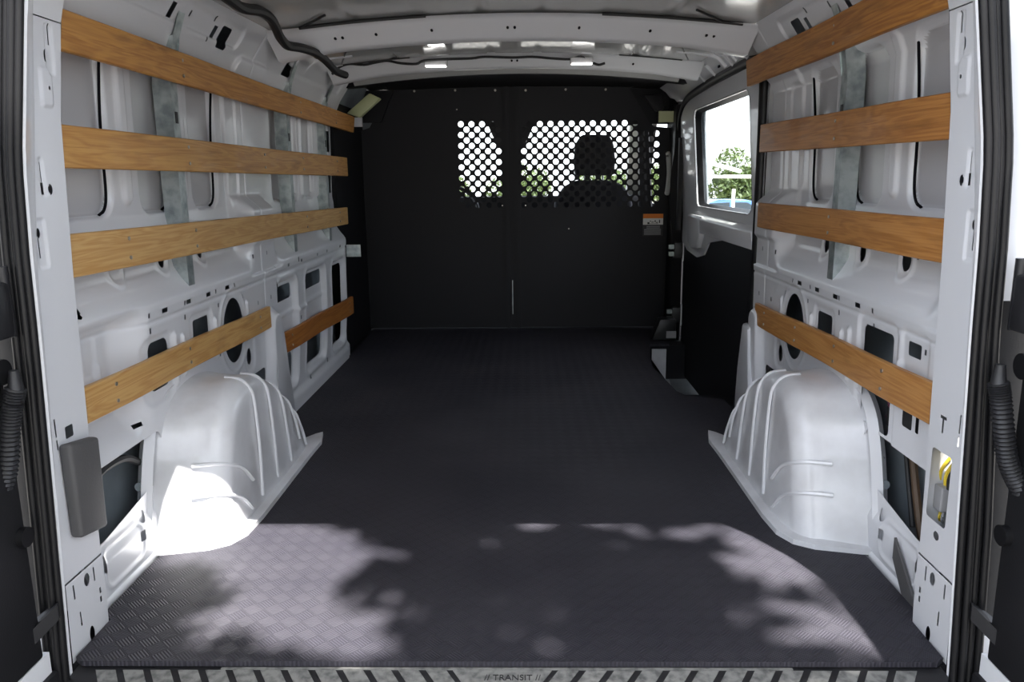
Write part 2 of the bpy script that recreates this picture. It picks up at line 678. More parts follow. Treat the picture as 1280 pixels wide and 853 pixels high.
BIG = [('e', (2.42, 0.45, 0.083, 0.103)), ('e', (2.552, 0.335, 0.020, 0.028)), ('r', (2.18, 0.487, 0.052, 0.046, 0.010)),
       ('r', (2.60, 0.20, 0.10, 0.065, 0.02)),
       ('r', (1.705, 0.215, 0.180, 0.085, 0.03)),
       ('e', (2.32, 0.712, 0.016, 0.023)), ('e', (2.07, 0.715, 0.017, 0.027)),
       ('r', (2.455, 1.33, 0.035, 0.030, 0.008))]
BIG_L = BIG + [('r', (1.915, 0.46, 0.052, 0.062, 0.022)), ('e', (1.60, 0.655, 0.018, 0.024)), ('r', (2.93, 1.33, 0.03, 0.022, 0.008))]
BIG_R = BIG + [('r', (1.845, 0.43, 0.078, 0.122, 0.014)), ('r', (1.845, 0.305, 0.03, 0.02, 0.008)), ('e', (1.83, 0.718, 0.021, 0.027)),
               ('r', (1.665, 0.54, 0.028, 0.016, 0.004)), ('r', (1.67, 0.385, 0.022, 0.022, 0.006)), ('r', (1.625, 0.385, 0.007, 0.02, 0.003))]
SLOTS = [(q, 0.592, 0.015, 0.0045) for q in (1.955, 2.10, 2.235, 2.38)] + \
        [(q, 0.592, 0.004, 0.006) for q in (1.87, 2.075, 2.29, 2.44)] + \
        [(2.075, 0.553, 0.004, 0.006), (1.875, 0.553, 0.004, 0.007), (2.31, 0.548, 0.004, 0.006), (2.51, 0.545, 0.004, 0.006),
         (1.78, 0.735, 0.005, 0.012), (1.66, 0.735, 0.005, 0.012), (2.22, 0.735, 0.004, 0.012), (2.00, 0.735, 0.003, 0.007),
         (1.62, 0.545, 0.004, 0.006), (2.60, 0.43, 0.006, 0.017), (2.66, 0.50, 0.004, 0.008), (2.66, 0.66, 0.004, 0.007),
         (2.80, 0.66, 0.004, 0.007), (2.80, 0.50, 0.004, 0.007), (2.30, 0.40, 0.004, 0.007),
         (2.38, 1.335, 0.012, 0.016), (2.35, 1.365, 0.004, 0.007), (2.35, 1.31, 0.004, 0.006), (2.20, 1.35, 0.004, 0.007), (2.10, 1.34, 0.012, 0.018), (2.02, 1.36, 0.005, 0.007),
         (1.97, 0.335, 0.004, 0.007), (1.80, 0.335, 0.016, 0.005)]

wall_left = structure('wall_left', 'bare white left side wall of the cargo bay')
wall_right = structure('wall_right', 'bare white right side wall of the cargo bay')
for s, W, big in ((-1, wall_left, BIG_L), (1, wall_right, BIG_R)):
    pressed('inner_panel', s, (1.52, 2.87), (-0.02, 1.40), 0.0045, rear_wall(s), big, SLOTS, M['white'], W,
            second=(M['skin'], [((a + b) / 2, 1.03, (b - a) / 2, 0.195, 0.05) for a, b in POCKETS]))
    # dark seams where the skin pockets end
    mb = MB()
    for a, b in POCKETS:
        mb.tube(spline([(s * 0.925, b - 0.003, 1.215), (s * 0.937, b - 0.003, 1.10), (s * 0.943, b - 0.003, 1.0), (s * 0.946, b - 0.003, 0.890), (s * 0.946, b - 0.018, 0.851), (s * 0.946, b - 0.045, 0.838)], 6), 0.0036, 6)
    mb.build('panel_gap', M['hole'], W)

# front bay, left side only: the right side has the sliding door
COLS = [((2.995, 0.32), 0.125, 0.215), ((3.415, 0.32), 0.165, 0.215), ((3.84, 0.31), 0.135, 0.215)]


def front_wall(Y, Z):
    X = ip(Z, PROF_Z, PROF_X)
    t = sstep(Y - 2.93, 0.09) * (Z > 0.60) * sstep(Z - 0.84, 0.06)
    X = X + (0.884 - X) * t
    for (yc, zc), hy, hz in COLS:
        d = sd_rect(Y, Z, (yc, zc, hy, hz, 0.04))
        X = X + 0.020 * sstep(d, 0.015) - 0.004 * np.exp(-((d - 0.016) / 0.008) ** 2)
    inside = sstep(sd_rect(Y, Z, (3.2, 0.33, 0.38, 0.13, 0.02)), 0.02)
    X = X - 0.008 * inside * (np.exp(-((Z - 0.40) / 0.008) ** 2) + np.exp(-((Z - 0.31) / 0.008) ** 2))
    for a, b in ((3.07, 3.42), (3.52, 3.68), (3.76, 3.96)):
        d = sd_rect(Y, Z, ((a + b) / 2, 1.02, (b - a) / 2, 0.185, 0.04))
        X = X + 0.020 * sstep(d, 0.012)
    for yc in (3.47, 3.72):
        X = X - 0.010 * sstep(sd_rect(Y, Z, (yc, 1.02, 0.015, 0.18, 0.015)), 0.012)
    X = X + 0.006 * np.exp(-((Z - 0.572) / 0.005) ** 2)
    X = X + 0.008 * sstep(sd_rect(Y, Z, (3.5, 1.345, 0.42, 0.028, 0.02)), 0.012)
    X = X + 0.02 * sstep(4.02 - Y, 0.06)
    X = X - 0.015 * sstep(Z - 0.06, 0.03)
    return X


BIG_F = [('r', (2.99, 0.487, 0.105, 0.030, 0.018)), ('r', (3.42, 0.487, 0.14, 0.032, 0.020)),
         ('r', (2.985, 0.18, 0.105, 0.058, 0.03)), ('r', (3.40, 0.205, 0.145, 0.078, 0.03)),
         ('r', (3.84, 0.31, 0.115, 0.195, 0.03)), ('r', (3.95, 1.10, 0.04, 0.05, 0.012)), ('r', (3.95, 0.94, 0.045, 0.09, 0.015)),
         ('r', (3.10, 1.33, 0.05, 0.030, 0.008))]
SLOT_F = [(q, 0.592, 0.010, 0.006) for q in (3.02, 3.20, 3.45, 3.62, 3.88)] + [(3.16, 0.60, 0.006, 0.01), (3.17, 0.36, 0.008, 0.008), (3.6, 0.08, 0.01, 0.01), (3.3, 0.075, 0.01, 0.01)]
pressed('inner_panel', -1, (2.87, 4.10), (-0.02, 1.40), 0.007, front_wall, BIG_F, SLOT_F, M['white'], wall_left,
        second=(M['skin'], [((a + b) / 2, 1.02, (b - a) / 2, 0.185, 0.04) for a, b in ((3.07, 3.42), (3.52, 3.68), (3.76, 3.96))]))
mb = MB()
for b in (3.045, 3.43, 3.69, 3.97):
    mb.tube([(-0.938, b, 1.20), (-0.943, b, 1.0), (-0.948, b, 0.86)], 0.0055, 6)
mb.build('panel_gap', M['hole'], wall_left)

# outer skin
for s, W, y1 in ((-1, wall_left, 4.9), (1, wall_right, 2.93)):
    mb = MB()
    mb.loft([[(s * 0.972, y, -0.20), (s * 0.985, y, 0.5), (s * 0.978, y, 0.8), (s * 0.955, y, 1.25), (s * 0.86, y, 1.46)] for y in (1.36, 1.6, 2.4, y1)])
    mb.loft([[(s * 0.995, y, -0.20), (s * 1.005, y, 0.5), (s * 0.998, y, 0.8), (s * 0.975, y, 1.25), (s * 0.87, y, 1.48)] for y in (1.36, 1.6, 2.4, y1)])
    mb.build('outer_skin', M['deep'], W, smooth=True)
    # underside closing the cavity, low sill piece beside the arch
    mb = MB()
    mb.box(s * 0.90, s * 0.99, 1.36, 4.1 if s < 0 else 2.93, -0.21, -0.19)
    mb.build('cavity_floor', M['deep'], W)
# cavity clutter seen through the big openings
MB().tube(spline([(0.955, 1.80, 0.34), (0.958, 1.76, 0.22), (0.950, 1.70, 0.12), (0.955, 1.66, 0.03)]), 0.009, 7).build('wire_bundle', M['brown'], wall_right)
MB().tube(spline([(0.955, 1.84, 0.36), (0.960, 1.80, 0.22), (0.950, 1.73, 0.10)]), 0.006, 7).build('wire', M['cable'], wall_right)
MB().tube(spline([(0.90, 2.68, 0.27), (0.885, 2.60, 0.235), (0.88, 2.52, 0.225), (0.885, 2.46, 0.225)]), 0.006, 7).build('wire', M['cable'], wall_right)
MB().tube(spline([(-0.90, 1.57, 0.275), (-0.905, 1.66, 0.283), (-0.91, 1.75, 0.27), (-0.92, 1.83, 0.23)]), 0.009, 7).build('wire_bundle', M['cable'], wall_left)
for k, (y, z) in enumerate(((1.62, 0.33), (1.70, 0.31), (1.92, 0.36))):
    MB().box(0.925, 0.955, y + 0.1, y + 0.16, z, z + 0.05).bevel(0.004).build('wire_connector', M['cable'], wall_right)
MB().tube(spline([(0.945, 1.88, 0.40), (0.93, 1.85, 0.36), (0.94, 1.80, 0.38), (0.93, 1.86, 0.33)]), 0.006, 6).build('wire', mat('purple_wire', (0.16, 0.05, 0.09), 0.6), wall_right)

# sill corner piece between pillar and arch
for s, W in ((-1, wall_left), (1, wall_right)):
    def sill(Y, Z, s=s):
        X = 0.885 + 0 * Z - 0.004 * np.exp(-(sd_rect(Y, Z, (1.66, 0.07, 0.09, 0.045, 0.03)) / 0.006) ** 2)
        return X + 0.01 * sstep(0.10 - Z, 0.03)
    pressed('sill_panel', s, (1.50, 1.87), (-0.01, 0.165), 0.004, sill, [('e', (1.765, 0.115, 0.014, 0.016)), ('r', (1.745, 0.075, 0.012, 0.013, 0.003)), ('r', (1.56, 0.09, 0.018, 0.02, 0.006))], [], M['white'], W,
            trim=[(lambda Y, Z, c: 0.115 + (Y - 1.50) * 0.16 - Z, None)])
MB().hexa([(0.872, 1.535, 0.0), (0.872, 1.60, 0.0), (0.872, 1.655, 0.06), (0.872, 1.655, 0.11), (0.878, 1.535, 0.0), (0.878, 1.60, 0.0), (0.878, 1.655, 0.06), (0.878, 1.655, 0.11)]).build('rubber_flap', M['pad'], wall_right)


# wheel arches
def arch(s, W):
    prof = spline([(1.838, 0.0), (1.858, 0.08), (1.878, 0.16), (1.905, 0.24), (1.945, 0.315), (2.02, 0.362), (2.14, 0.372), (2.28, 0.335), (2.41, 0.258), (2.52, 0.168), (2.60, 0.08), (2.655, 0.0)] and
                  [(1.838, 0.0, 0), (1.858, 0.08, 0), (1.878, 0.16, 0), (1.905, 0.24, 0), (1.945, 0.315, 0), (2.02, 0.362, 0), (2.14, 0.372, 0), (2.28, 0.335, 0), (2.41, 0.258, 0), (2.52, 0.168, 0), (2.60, 0.08, 0), (2.655, 0.0, 0)], 6)
    n = len(prof)
    rows = []
    rf = 0.060
    for i, p in enumerate(prof):
        t = i / (n - 1)
        by = 1.90 + 0.70 * t
        P = np.array([p.x, p.y])
        B = np.array([by, 0.0])
        D = B - P
        L = max(np.linalg.norm(D), 1e-6)
        D = D / L
        r = min(rf, L * 0.8)
        sec = []
        back = 1.0 - min(1.0, max(0.0, (p.x - 1.84) / 0.35))
        # across the top, from the wall inwards
        for k in range(9):
            q = k / 8
            x = 0.925 + (0.725 + r - 0.925) * q
            dy = -0.055 * (1 - q) * back
            lift = 0.020 * (1 - q) ** 2 * (p.y / 0.37)
            sec.append((x, P[0] + dy, P[1] + lift))
        for k in range(1, 9):                      # fillet
            a = R(90 * k / 8)
            x = 0.725 + r - r * math.sin(a)
            off = r * (1 - math.cos(a))
            sec.append((x, P[0] + D[0] * off, P[1] + D[1] * off))
        for k in range(1, 9):                      # side face
            q = k / 8
            yy = P[0] + D[0] * (r + (L - r) * q)
            zz = P[1] + D[1] * (r + (L - r) * q)
            sec.append((0.725 - 0.018 * q, yy, max(zz, 0.0)))
        rows.append([(s * a, b, c) for a, b, c in sec])
    mb = MB().loft(rows)
    ar = mb.build('wheel_arch', M['white2'], W, smooth=True)
    # flange lying on the floor around it
    out = [(0.93, 1.775), (0.86, 1.79), (0.76, 1.815), (0.715, 1.845), (0.690, 1.90), (0.683, 2.0), (0.683, 2.5), (0.680, 2.62), (0.700, 2.72), (0.72, 2.70), (0.76, 2.63), (0.93, 2.63)]
    inn = [(0.93, 1.84), (0.86, 1.85), (0.78, 1.87), (0.74, 1.90), (0.73, 1.95), (0.725, 2.0), (0.725, 2.4), (0.725, 2.5), (0.73, 2.58), (0.75, 2.58), (0.80, 2.58), (0.93, 2.58)]
    MB().loft([[(s * x, y, 0.0135) for x, y in out], [(s * x, y, 0.018) for x, y in inn]]).loft([[(s * x, y, 0.0135) for x, y in out], [(s * x * (0.999), y, 0.0) for x, y in out]]).build('arch_flange', M['white2'], ar, smooth=False)
    # pressed ribs on the inner face
    for y, z0, z1, lean in ((2.105, 0.035, 0.318, 0.02), (2.225, 0.035, 0.312, 0.0), (2.345, 0.035, 0.262, -0.02), (2.445, 0.075, 0.195, -0.02), (2.515, 0.03, 0.120, -0.02)):
        top = np.interp(y, [p.x for p in prof], [p.y for p in prof])
        pts = [(0.7085, y - lean, z0), (0.7125, y - lean * 0.3, (z0 + z1) / 2), (0.7200, y, top - 0.062), (0.734, y + 0.004, top - 0.026), (0.758, y + 0.006, top - 0.0045)]
        if top > 0.3:
            pts.append((0.80, y + 0.006, top + 0.001))
        MB().tube([(s * a, b, c) for a, b, c in spline(pts, 5)], 0.0045, 6).build('pressed_rib', M['white'], ar, smooth=True)
    for zc in (0.19, 0.115):
        yb = np.interp(zc, [0, 0.08, 0.16, 0.24], [1.838, 1.858, 1.878, 1.905])
        pts = [(0.7115, yb + 0.14, zc - 0.085), (0.7165, yb + 0.085, zc - 0.03), (0.732, yb + 0.030, zc), (0.76, yb + 0.006, zc + 0.01), (0.81, yb - 0.002 - 0.012, zc + 0.012)]
        MB().tube([(s * a, b, c) for a, b, c in spline(pts, 5)], 0.0055, 6).build('pressed_rib', M['white'], ar, smooth=True)
    for y, z, r in ((1.775, 0.175, 0.012), (1.80, 0.235, 0.005), (1.77, 0.12, 0.005)):
        MB().cyl((s * 0.912, y + 0.03, z), 1, r, 0.004, 12).build('plug', M['deep'], ar)
    # side flange climbing the wall
    pw = [(p.x, p.y) for p in prof if p.x < 2.25]
    MB().loft([[(s * 0.885, y - 0.060, z + 0.02) for y, z in pw], [(s * 0.905, y - 0.078, z + 0.022) for y, z in pw], [(s * 0.925, y - 0.055, z + 0.02) for y, z in pw]]).build('side_flange', M['white'], ar, smooth=True)
    return ar


arch(-1, wall_left)
arch(1, wall_right)

# ------------------------------------------------------------ rear pillars
PZ = [-0.03, 0.04, 0.30, 0.51, 0.74, 1.03, 1.21, 1.42]
XR = [0.850, 0.850, 0.849, 0.848, 0.848, 0.846, 0.838, 0.795]
YI = [1.495, 1.50, 1.507, 1.515, 1.526, 1.545, 1.57, 1.59]
YB = [1.360, 1.363, 1.378, 1.398, 1.412, 1.452, 1.462, 1.47]
XSZ = [-0.03, 0.326, 0.653, 0.791, 0.95, 1.2, 1.42]
XS = [0.832, 0.816, 0.803, 0.799, 0.790, 0.752, 0.700]
pill = []
for s, W in ((-1, wall_left), (1, wall_right)):
    P_ = bpy.data.objects.new('rear_pillar', None)
    COL.objects.link(P_)
    P_.parent = W
    pill.append(P_)
    L = lambda u, v: at(u, v, x=-0.848)[1:]
    holes, slots, boss = [], [], []
    for u, v, a, b in ((52, 69.6, .0055, .0115), (62.2, 236.9, .007, .010), (49.5, 291.6, .0055, .009), (108, 724.9, .0095, .0135), (115.3, 792.3, .0085, .017), (56.3, 110, .003, .004), (104, 660, .010, .009)):
        if s > 0 and v == 660:
            v = 672
        y, z = L(u, v)
        holes.append(('e', (y, z, a, b)))
    for u, v, a, b in ((55.8, 43, .0016, .019), (52.9, 236, .0065, .011), (51.5, 215, .0015, .018), (51, 311, .0015, .018), (92, 741, .0022, .015), (101, 774, .0022, .015), (117, 718, .0022, .015), (125, 738, .003, .006), (126, 749, .003, .006), (69, 536, .002, .018), (72, 557, .002, .010)):
        y, z = L(u, v)
        slots.append((y, z, a, b))
    slots += [(1.475, 1.21, 0.12, 0.0012), (1.45, 0.150, 0.12, 0.0014)]
    y, z = L(51, 305)
    boss.append((y + .004, z, .015, .045, .004))
    y, z = L(53, 222)
    boss.append((y - .002, z, .007, .035, .003))
    y, z = L(57, 62)
    boss.append((y, z, .012, .045, .004))
    if s > 0:
        holes.append(('r', (1.455, 0.312, 0.036, 0.072, 0.008)))
        slots += [(1.462, 0.437, 0.003, 0.016), (1.462, 0.452, 0.011, 0.003)]
    else:
        holes.append(('r', (1.447, 0.437, 0.013, 0.012, 0.003)))

    def reveal(Y, Z, boss=boss):
        X = ip(Z, PZ, XR)
        for c in boss:
            X = X + 0.0035 * sstep(sd_rect(Y, Z, (c[0], c[1], c[2], c[3], 0.006)), 0.006)
        yb_, zb_ = at(55.8, 110, x=-0.848)[1:]
        X = X - 0.004 * sstep(sd_rect(Y, Z, (yb_ - 0.004, zb_, 0.018, 0.034, 0.008)), 0.006)
        return X - 0.0025 * sstep(Z - 0.149, 0.004)
    pressed('reveal_panel', s, (1.34, 1.61), (-0.03, 1.42), 0.003, reveal, holes, slots, M['white'], P_,
            trim=[(lambda Y, Z, c: Y - ip(Z, PZ, YB), None), (lambda Y, Z, c: ip(Z, PZ, YI) - Y, None)])
    zz = np.linspace(-0.03, 1.42, 30)
    secs = []
    for z in zz:
        xr, yb, xs = ip(z, PZ, XR), ip(z, PZ, YB), ip(z, XSZ, XS)
        secs.append([(s * xr, yb, z), (s * (xr - 0.002), yb - 0.006, z), (s * (xr * 0.7 + xs * 0.3 + 0.0), yb - 0.022, z), (s * (xr * 0.35 + xs * 0.65), (yb + 1.335) / 2 - 0.010, z), (s * (xs + 0.004), 1.336, z), (s * (xs + 0.010), 1.33, z)])
    MB().loft(secs).build('bevel_strip', M['white'], P_, smooth=True)
    MB().loft([[(s * ip(z, PZ, XR), ip(z, PZ, YI), z), (s * (ip(z, PZ, XR) + 0.006), ip(z, PZ, YI) + 0.008, z), (s * 0.94, ip(z, PZ, YI) + 0.012, z)] for z in zz]).build('inner_return', M['white'], P_, smooth=True)
    # outer corner of the body behind the seal
    MB().loft([[(s * (ip(z, XSZ, XS) + 0.008), 1.332, z), (s * (ip(z, XSZ, XS) + 0.065), 1.330, z), (s * (ip(z, XSZ, XS) + 0.10), 1.345, z), (s * 1.0, 1.40, z)] for z in np.linspace(0.70, 1.46, 16)]).build('outer_corner', M['white'] if s > 0 else M['dark'], P_, smooth=True)
    MB().loft([[(s * (ip(z, XSZ, XS) + 0.008), 1.332, z), (s * (ip(z, XSZ, XS) + 0.065), 1.330, z), (s * (ip(z, XSZ, XS) + 0.14), 1.335, z), (s * 1.0, 1.40, z)] for z in np.linspace(0.07, 0.70, 16)]).build('hinge_cover', M['black'], P_, smooth=True)
    MB().loft([[(s * (ip(z, XSZ, XS) + 0.008), 1.332, z), (s * (ip(z, XSZ, XS) + 0.065), 1.330, z), (s * (ip(z, XSZ, XS) + 0.14), 1.335, z), (s * 1.0, 1.40, z)] for z in np.linspace(-0.2, 0.07, 6)]).build('lower_corner', M['doorwhite'], P_, smooth=True)
    MB().loft([[(s * (ip(z, XSZ, XS) + 0.001), 1.322, z), (s * (ip(z, XSZ, XS) + (0.038 if s < 0 else 0.012 + 3 * float(ip(z, [0.30, 0.64], [0.0140, 0.0100])))), 1.320, z)] for z in np.linspace(-0.06, 1.42, 34)]).build('seal_backing', M['rubber'], P_, smooth=True)
    # seal
    tr = bpy.data.objects.new('trim_1' if s < 0 else 'trim_2', None)
    COL.objects.link(tr)
    tr['kind'] = 'structure'
    tr['label'] = 'black rubber weather seal of the rear door opening'
    wid = lambda z: 0.0098 if s < 0 else float(ip(z, [0.30, 0.64], [0.0140, 0.0100]))
    for k in range(4):
        pts = [(s * (ip(z, XSZ, XS) + 0.006 + wid(z) * k), 1.318 - (0.004 if k % 2 else 0.0), z) for z in np.linspace(-0.06, 1.42, 34)]
        MB().tube(pts, 0.0070, 10).build('seal_bead', M['rubber'], tr, smooth=True)

# plastic cover low on the left pillar
mb = MB().hexa([(-0.848, 1.402, 0.425), (-0.848, 1.503, 0.408), (-0.848, 1.497, 0.215), (-0.848, 1.404, 0.232),
                (-0.822, 1.402, 0.425), (-0.822, 1.503, 0.408), (-0.822, 1.497, 0.215), (-0.822, 1.404, 0.232)]).bevel(0.008, 3)
o = mb.build('plastic_cover', M['pad'], None, smooth=True)
tag(o, 'dark grey rubbery plastic cover fixed low on left rear pillar', 'cover')

# wiring in the opening of the right pillar
wp = at(1169, 612, x=0.872)
wr = thing('wiring_loom', (0.872, float(wp[1]), float(wp[2])), 'grey connectors with yellow wires inside the opening of right rear pillar', 'wiring')
MB().box(0.0, 0.03, -0.025, 0.005, -0.04, 0.012).bevel(0.003).build('connector', M['conn'], wr)
MB().box(0.002, 0.028, 0.008, 0.024, -0.02, 0.012).bevel(0.003).build('connector', M['conn'], wr)
for k, (dy, mm) in enumerate(((-0.018, 'yellow'), (-0.008, 'yellow'), (-0.024, 'cable'), (0.012, 'yellow'))):
    MB().tube(spline([(0.015, dy, 0.01), (0.012, dy - 0.003, 0.03), (0.015, dy - 0.008, 0.05), (0.03, dy - 0.01, 0.075)]), 0.0035 if mm == 'yellow' else 0.006, 6).build('wire', M[mm], wr, smooth=True)
    if k < 2:
        MB().tube(spline([(0.012, dy, -0.04), (0.008, dy - 0.003, -0.055), (0.015, dy + 0.006, -0.066)]), 0.003, 6).build('wire', M['yellow' if k else 'conn'], wr, smooth=True)

# ------------------------------------------------------------ floor
flo = structure('floor', 'cargo floor of the van under the rubber mat')
MB().box(-0.97, 0.69, 1.36, 6.6, -0.21, -0.012).box(0.69, 0.97, 1.36, 3.28, -0.21, -0.012).box(0.69, 0.97, 4.30, 6.6, -0.21, -0.012).build('floor_pan', M['dark'], flo)
MB().box(0.66, 1.0, 3.26, 4.32, -0.23, -0.205).build('step_well', M['deep'], flo)
MB().hexa([(0.70, 3.45, -0.2045), (0.76, 3.45, -0.2045), (0.845, 4.28, -0.2045), (0.70, 4.28, -0.2045), (0.70, 3.45, -0.202), (0.76, 3.45, -0.202), (0.845, 4.28, -0.202), (0.70, 4.28, -0.202)]).build('step_light_patch', M['white2'], flo)  # light beam on the grey tread, laid in as a pale patch
MB().box(0.665, 0.69, 3.28, 4.30, -0.205, -0.012).build('step_riser', M['dark'], flo)
outline = [(-0.825, 1.352), (0.825, 1.352), (0.843, 1.366), (0.845, 1.50), (0.872, 1.52), (0.872, 1.87), (0.75, 1.87), (0.72, 2.6), (0.86, 2.66), (0.868, 2.85), (0.868, 3.17), (0.72, 3.235), (0.695, 3.30), (0.662, 3.77), (0.69, 4.0), (0.73, 4.27), (0.84, 4.28), (0.84, 4.78), (-0.90, 4.78), (-0.885, 2.66), (-0.72, 2.6), (-0.75, 1.87), (-0.872, 1.87), (-0.872, 1.52), (-0.845, 1.50), (-0.843, 1.366)]
fm = plate(outline, [], lambda x, y: (x, y, 0.0), 'floor_mat', M['mat'], None, (0, 0, -0.011))
tag(fm, 'black rubber floor mat with basket weave tread covering the cargo floor', 'mat')

# rear step with grip pads
st = structure('trim_3', 'black rear door sill with a row of slanted grip pads')
MB().loft([[(x, 1.375, -0.013), (x, 1.345, -0.0135), (x, 1.30, -0.020), (x, 1.288, -0.030), (x, 1.27, -0.10), (x, 1.10, -0.13), (x, 1.08, -0.30)] for x in np.linspace(-0.835, 0.835, 12)]).build('sill_cover', M['black'], st, smooth=True)
def pad(xt0, xt1, xb0, xb1, name='grip_pad'):
    return MB().hexa([(xt0, 1.343, -0.0125), (xt1, 1.343, -0.0125), (xb1, 1.308, -0.0175), (xb0, 1.308, -0.0175),
                      (xt0, 1.343, -0.0165), (xt1, 1.343, -0.0165), (xb1, 1.308, -0.0215), (xb0, 1.308, -0.0215)]).build(name, M['tread'], st)


pad(-0.100, 0.090, -0.078, 0.068, 'centre_pad')
for k in range(13):
    x = -0.132 - 0.0535 * k
    pad(x - 0.0195, x + 0.0195, x + 0.003, x + 0.042)
    x = 0.122 + 0.0535 * k
    pad(x - 0.0195, x + 0.0195, x - 0.042, x - 0.003)
mb = MB().box(-0.55, 0.55, 1.3445, 1.3505, -0.0135, -0.0115)
mb.build('edge_strip', M['tread'], st)
fc = bpy.data.curves.new('raised_lettering', 'FONT')
fc.body = '// TRANSIT //'
fc.size = 0.020
fc.extrude = 0.0006
fc.align_x = 'CENTER'
fo = bpy.data.objects.new('raised_lettering', fc)
COL.objects.link(fo)
fc.materials.append(M['black'])
fo.parent = st
fo.scale = (0.95, 1.0, 1.0)
fo.location = (0.015, 1.3175, -0.0158)
fo.rotation_euler = (R(8), 0, 0)

# ------------------------------------------------------------ ceiling
cei = structure('ceiling', 'bare grey painted roof skin with pressed ribs')
RZ = lambda x: 1.447 - 0.050 * (x / 0.80) ** 2
xs_ = sorted(set([round(v, 4) for v in np.linspace(-0.80, 0.80, 81)]))


def roofz(x, y):
    z = RZ(x)
    for c in (-0.52, -0.31, -0.10, 0.10, 0.31, 0.52):
        z += 0.006 * math.exp(-((x - c) / 0.010) ** 2)
    return z


MB().loft([[(x, y, roofz(x, y) + 0.004 * math.sin(y * 5)) for x in xs_] for y in np.linspace(1.30, 4.05, 60)]).build('roof_skin', M['roof'], cei, smooth=True)
MB().loft([[(x * 1.22, y, RZ(x) + 0.05) for x in xs_[::4]] for y in np.linspace(1.32, 6.2, 10)]).build('outer_roof', M['white'], cei, smooth=True)


def bow(y0, y1, y2, y3, drop, name='roof_bow'):
    """hat-section bow crossing the roof: sloped face, underside, back face"""
    secs = []
    for x in np.linspace(-0.815, 0.815, 61):
        z = RZ(x) - 0.002
        e = max(0.0, (abs(x) - 0.62) / 0.19)
        d = drop + 0.012 * e
        wv = 0.035 * e * e
        secs.append([(x, y0 - wv - 0.03, z), (x, y0 - wv, z - 0.003), (x, y0 + 0.012 - wv, z - 0.010), (x, y1 - 0.01, z - d + 0.006), (x, y1, z - d), (x, y2, z - d), (x, y3 + wv, z - 0.003), (x, y3 + wv + 0.03, z)])
    b = MB().loft(secs).build(name, M['white'], cei, smooth=True)
    return b


b1 = bow(2.77, 2.865, 2.92, 2.97, 0.060)
b2 = bow(3.58, 3.665, 3.715, 3.76, 0.048)
bow(1.84, 1.90, 1.95, 2.00, 0.050)
for b, y, ya, d, xs2 in ((b1, 2.815, 0.0, 0.034, (-0.60, -0.575, -0.46, -0.27, -0.012, 0.012, 0.23, 0.47, 0.66, 0.685)), (b2, 3.62, 0.0, 0.028, (-0.012, 0.012, 0.52))):
    mb = MB()
    for x in xs2:
        mb.cyl((x, y, RZ(x) - d), 1, 0.0045, 0.010, 8)
    o = mb.build('drain_hole', M['hole'], b)
    o['kind'] = 'stuff'
mb = MB()
for x in (-0.36, -0.20, -0.05, 0.13, 0.36, 0.55, -0.55):
    mb.box(x - 0.055, x + 0.055, 2.972, 2.985, RZ(x) - 0.016, RZ(x) - 0.011)
o = mb.build('bow_shadow_slot', M['hole'], b1)
# black sealant joints beside the bows
for y, xa, xb in ((2.735, -0.70, -0.28), (2.735, 0.30, 0.76), (3.545, -0.74, -0.45), (3.545, 0.45, 0.72)):
    MB().tube([(x, y, RZ(x) - 0.003) for x in np.linspace(xa, xb, 10)], 0.0055, 6).build('sealant_bead', M['cable'], cei, smooth=True)
for s in (-1, 1):
    for (xa, ya, xb, yb) in ((0.58, 2.60, 0.70, 2.74), (0.66, 3.25, 0.74, 3.52), (0.60, 3.0, 0.66, 3.2)):
        MB().tube([(s * xa, ya, RZ(xa) - 0.002), (s * xb, yb, RZ(xb) - 0.002)], 0.004, 6).build('sealant_bead', M['cable'], cei)
# gussets in the roof corners
for s in (-1, 1):
    for y in (3.06, 3.20, 3.36):
        MB().tube(spline([(s * 0.66, y, RZ(0.66) + 0.004), (s * 0.76, y - 0.01, RZ(0.76) + 0.003), (s * 0.822, y - 0.02, 1.383), (s * 0.86, y - 0.03, 1.345)], 4), 0.013, 8).build('roof_gusset', M['white'], cei, smooth=True)
MB().box(-0.90, 0.90, 1.300, 1.36, 1.380, 1.47).build('rear_header', M['white'], cei)
MB().loft([[(x, 4.03, RZ(x) - 0.002), (x, 4.06, RZ(x) - 0.030), (x, 4.14, RZ(x) - 0.026), (x, 4.6, RZ(x) * 0.4 + 1.447 * 0.6 - 0.002), (x, 5.75, 1.41)] for x in np.linspace(-0.86, 0.86, 20)]).build('headliner', M['dark'], cei, smooth=True)
MB().loft([[(x, 4.0, RZ(x) - 0.004), (x, 4.03, RZ(x) - 0.020), (x, 4.05, RZ(x) - 0.029)] for x in np.linspace(-0.80, 0.80, 20)]).build('front_roof_bow', M['roof'], cei, smooth=True)

# roof rail over the sliding door
MB().loft([[(0.80, y, 1.400), (0.835, y, 1.375), (0.86, y, 1.345), (0.885, y, 1.338), (0.90, y, 1.322), (0.95, y, 1.322), (0.97, y, 1.30)] for y in np.linspace(2.86, 4.60, 12)]).build('roof_rail', M['white'], wall_right, smooth=True)
for y in (3.05, 3.25, 3.55, 3.75):
    MB().tube([(0.825, y, 1.385), (0.872, y + 0.01, 1.342)], 0.012, 8).build('roof_gusset', M['white'], wall_right, smooth=True)
MB().box(0.846, 0.850, 3.40, 3.43, 1.352, 1.372).build('slot', M['hole'], wall_right)
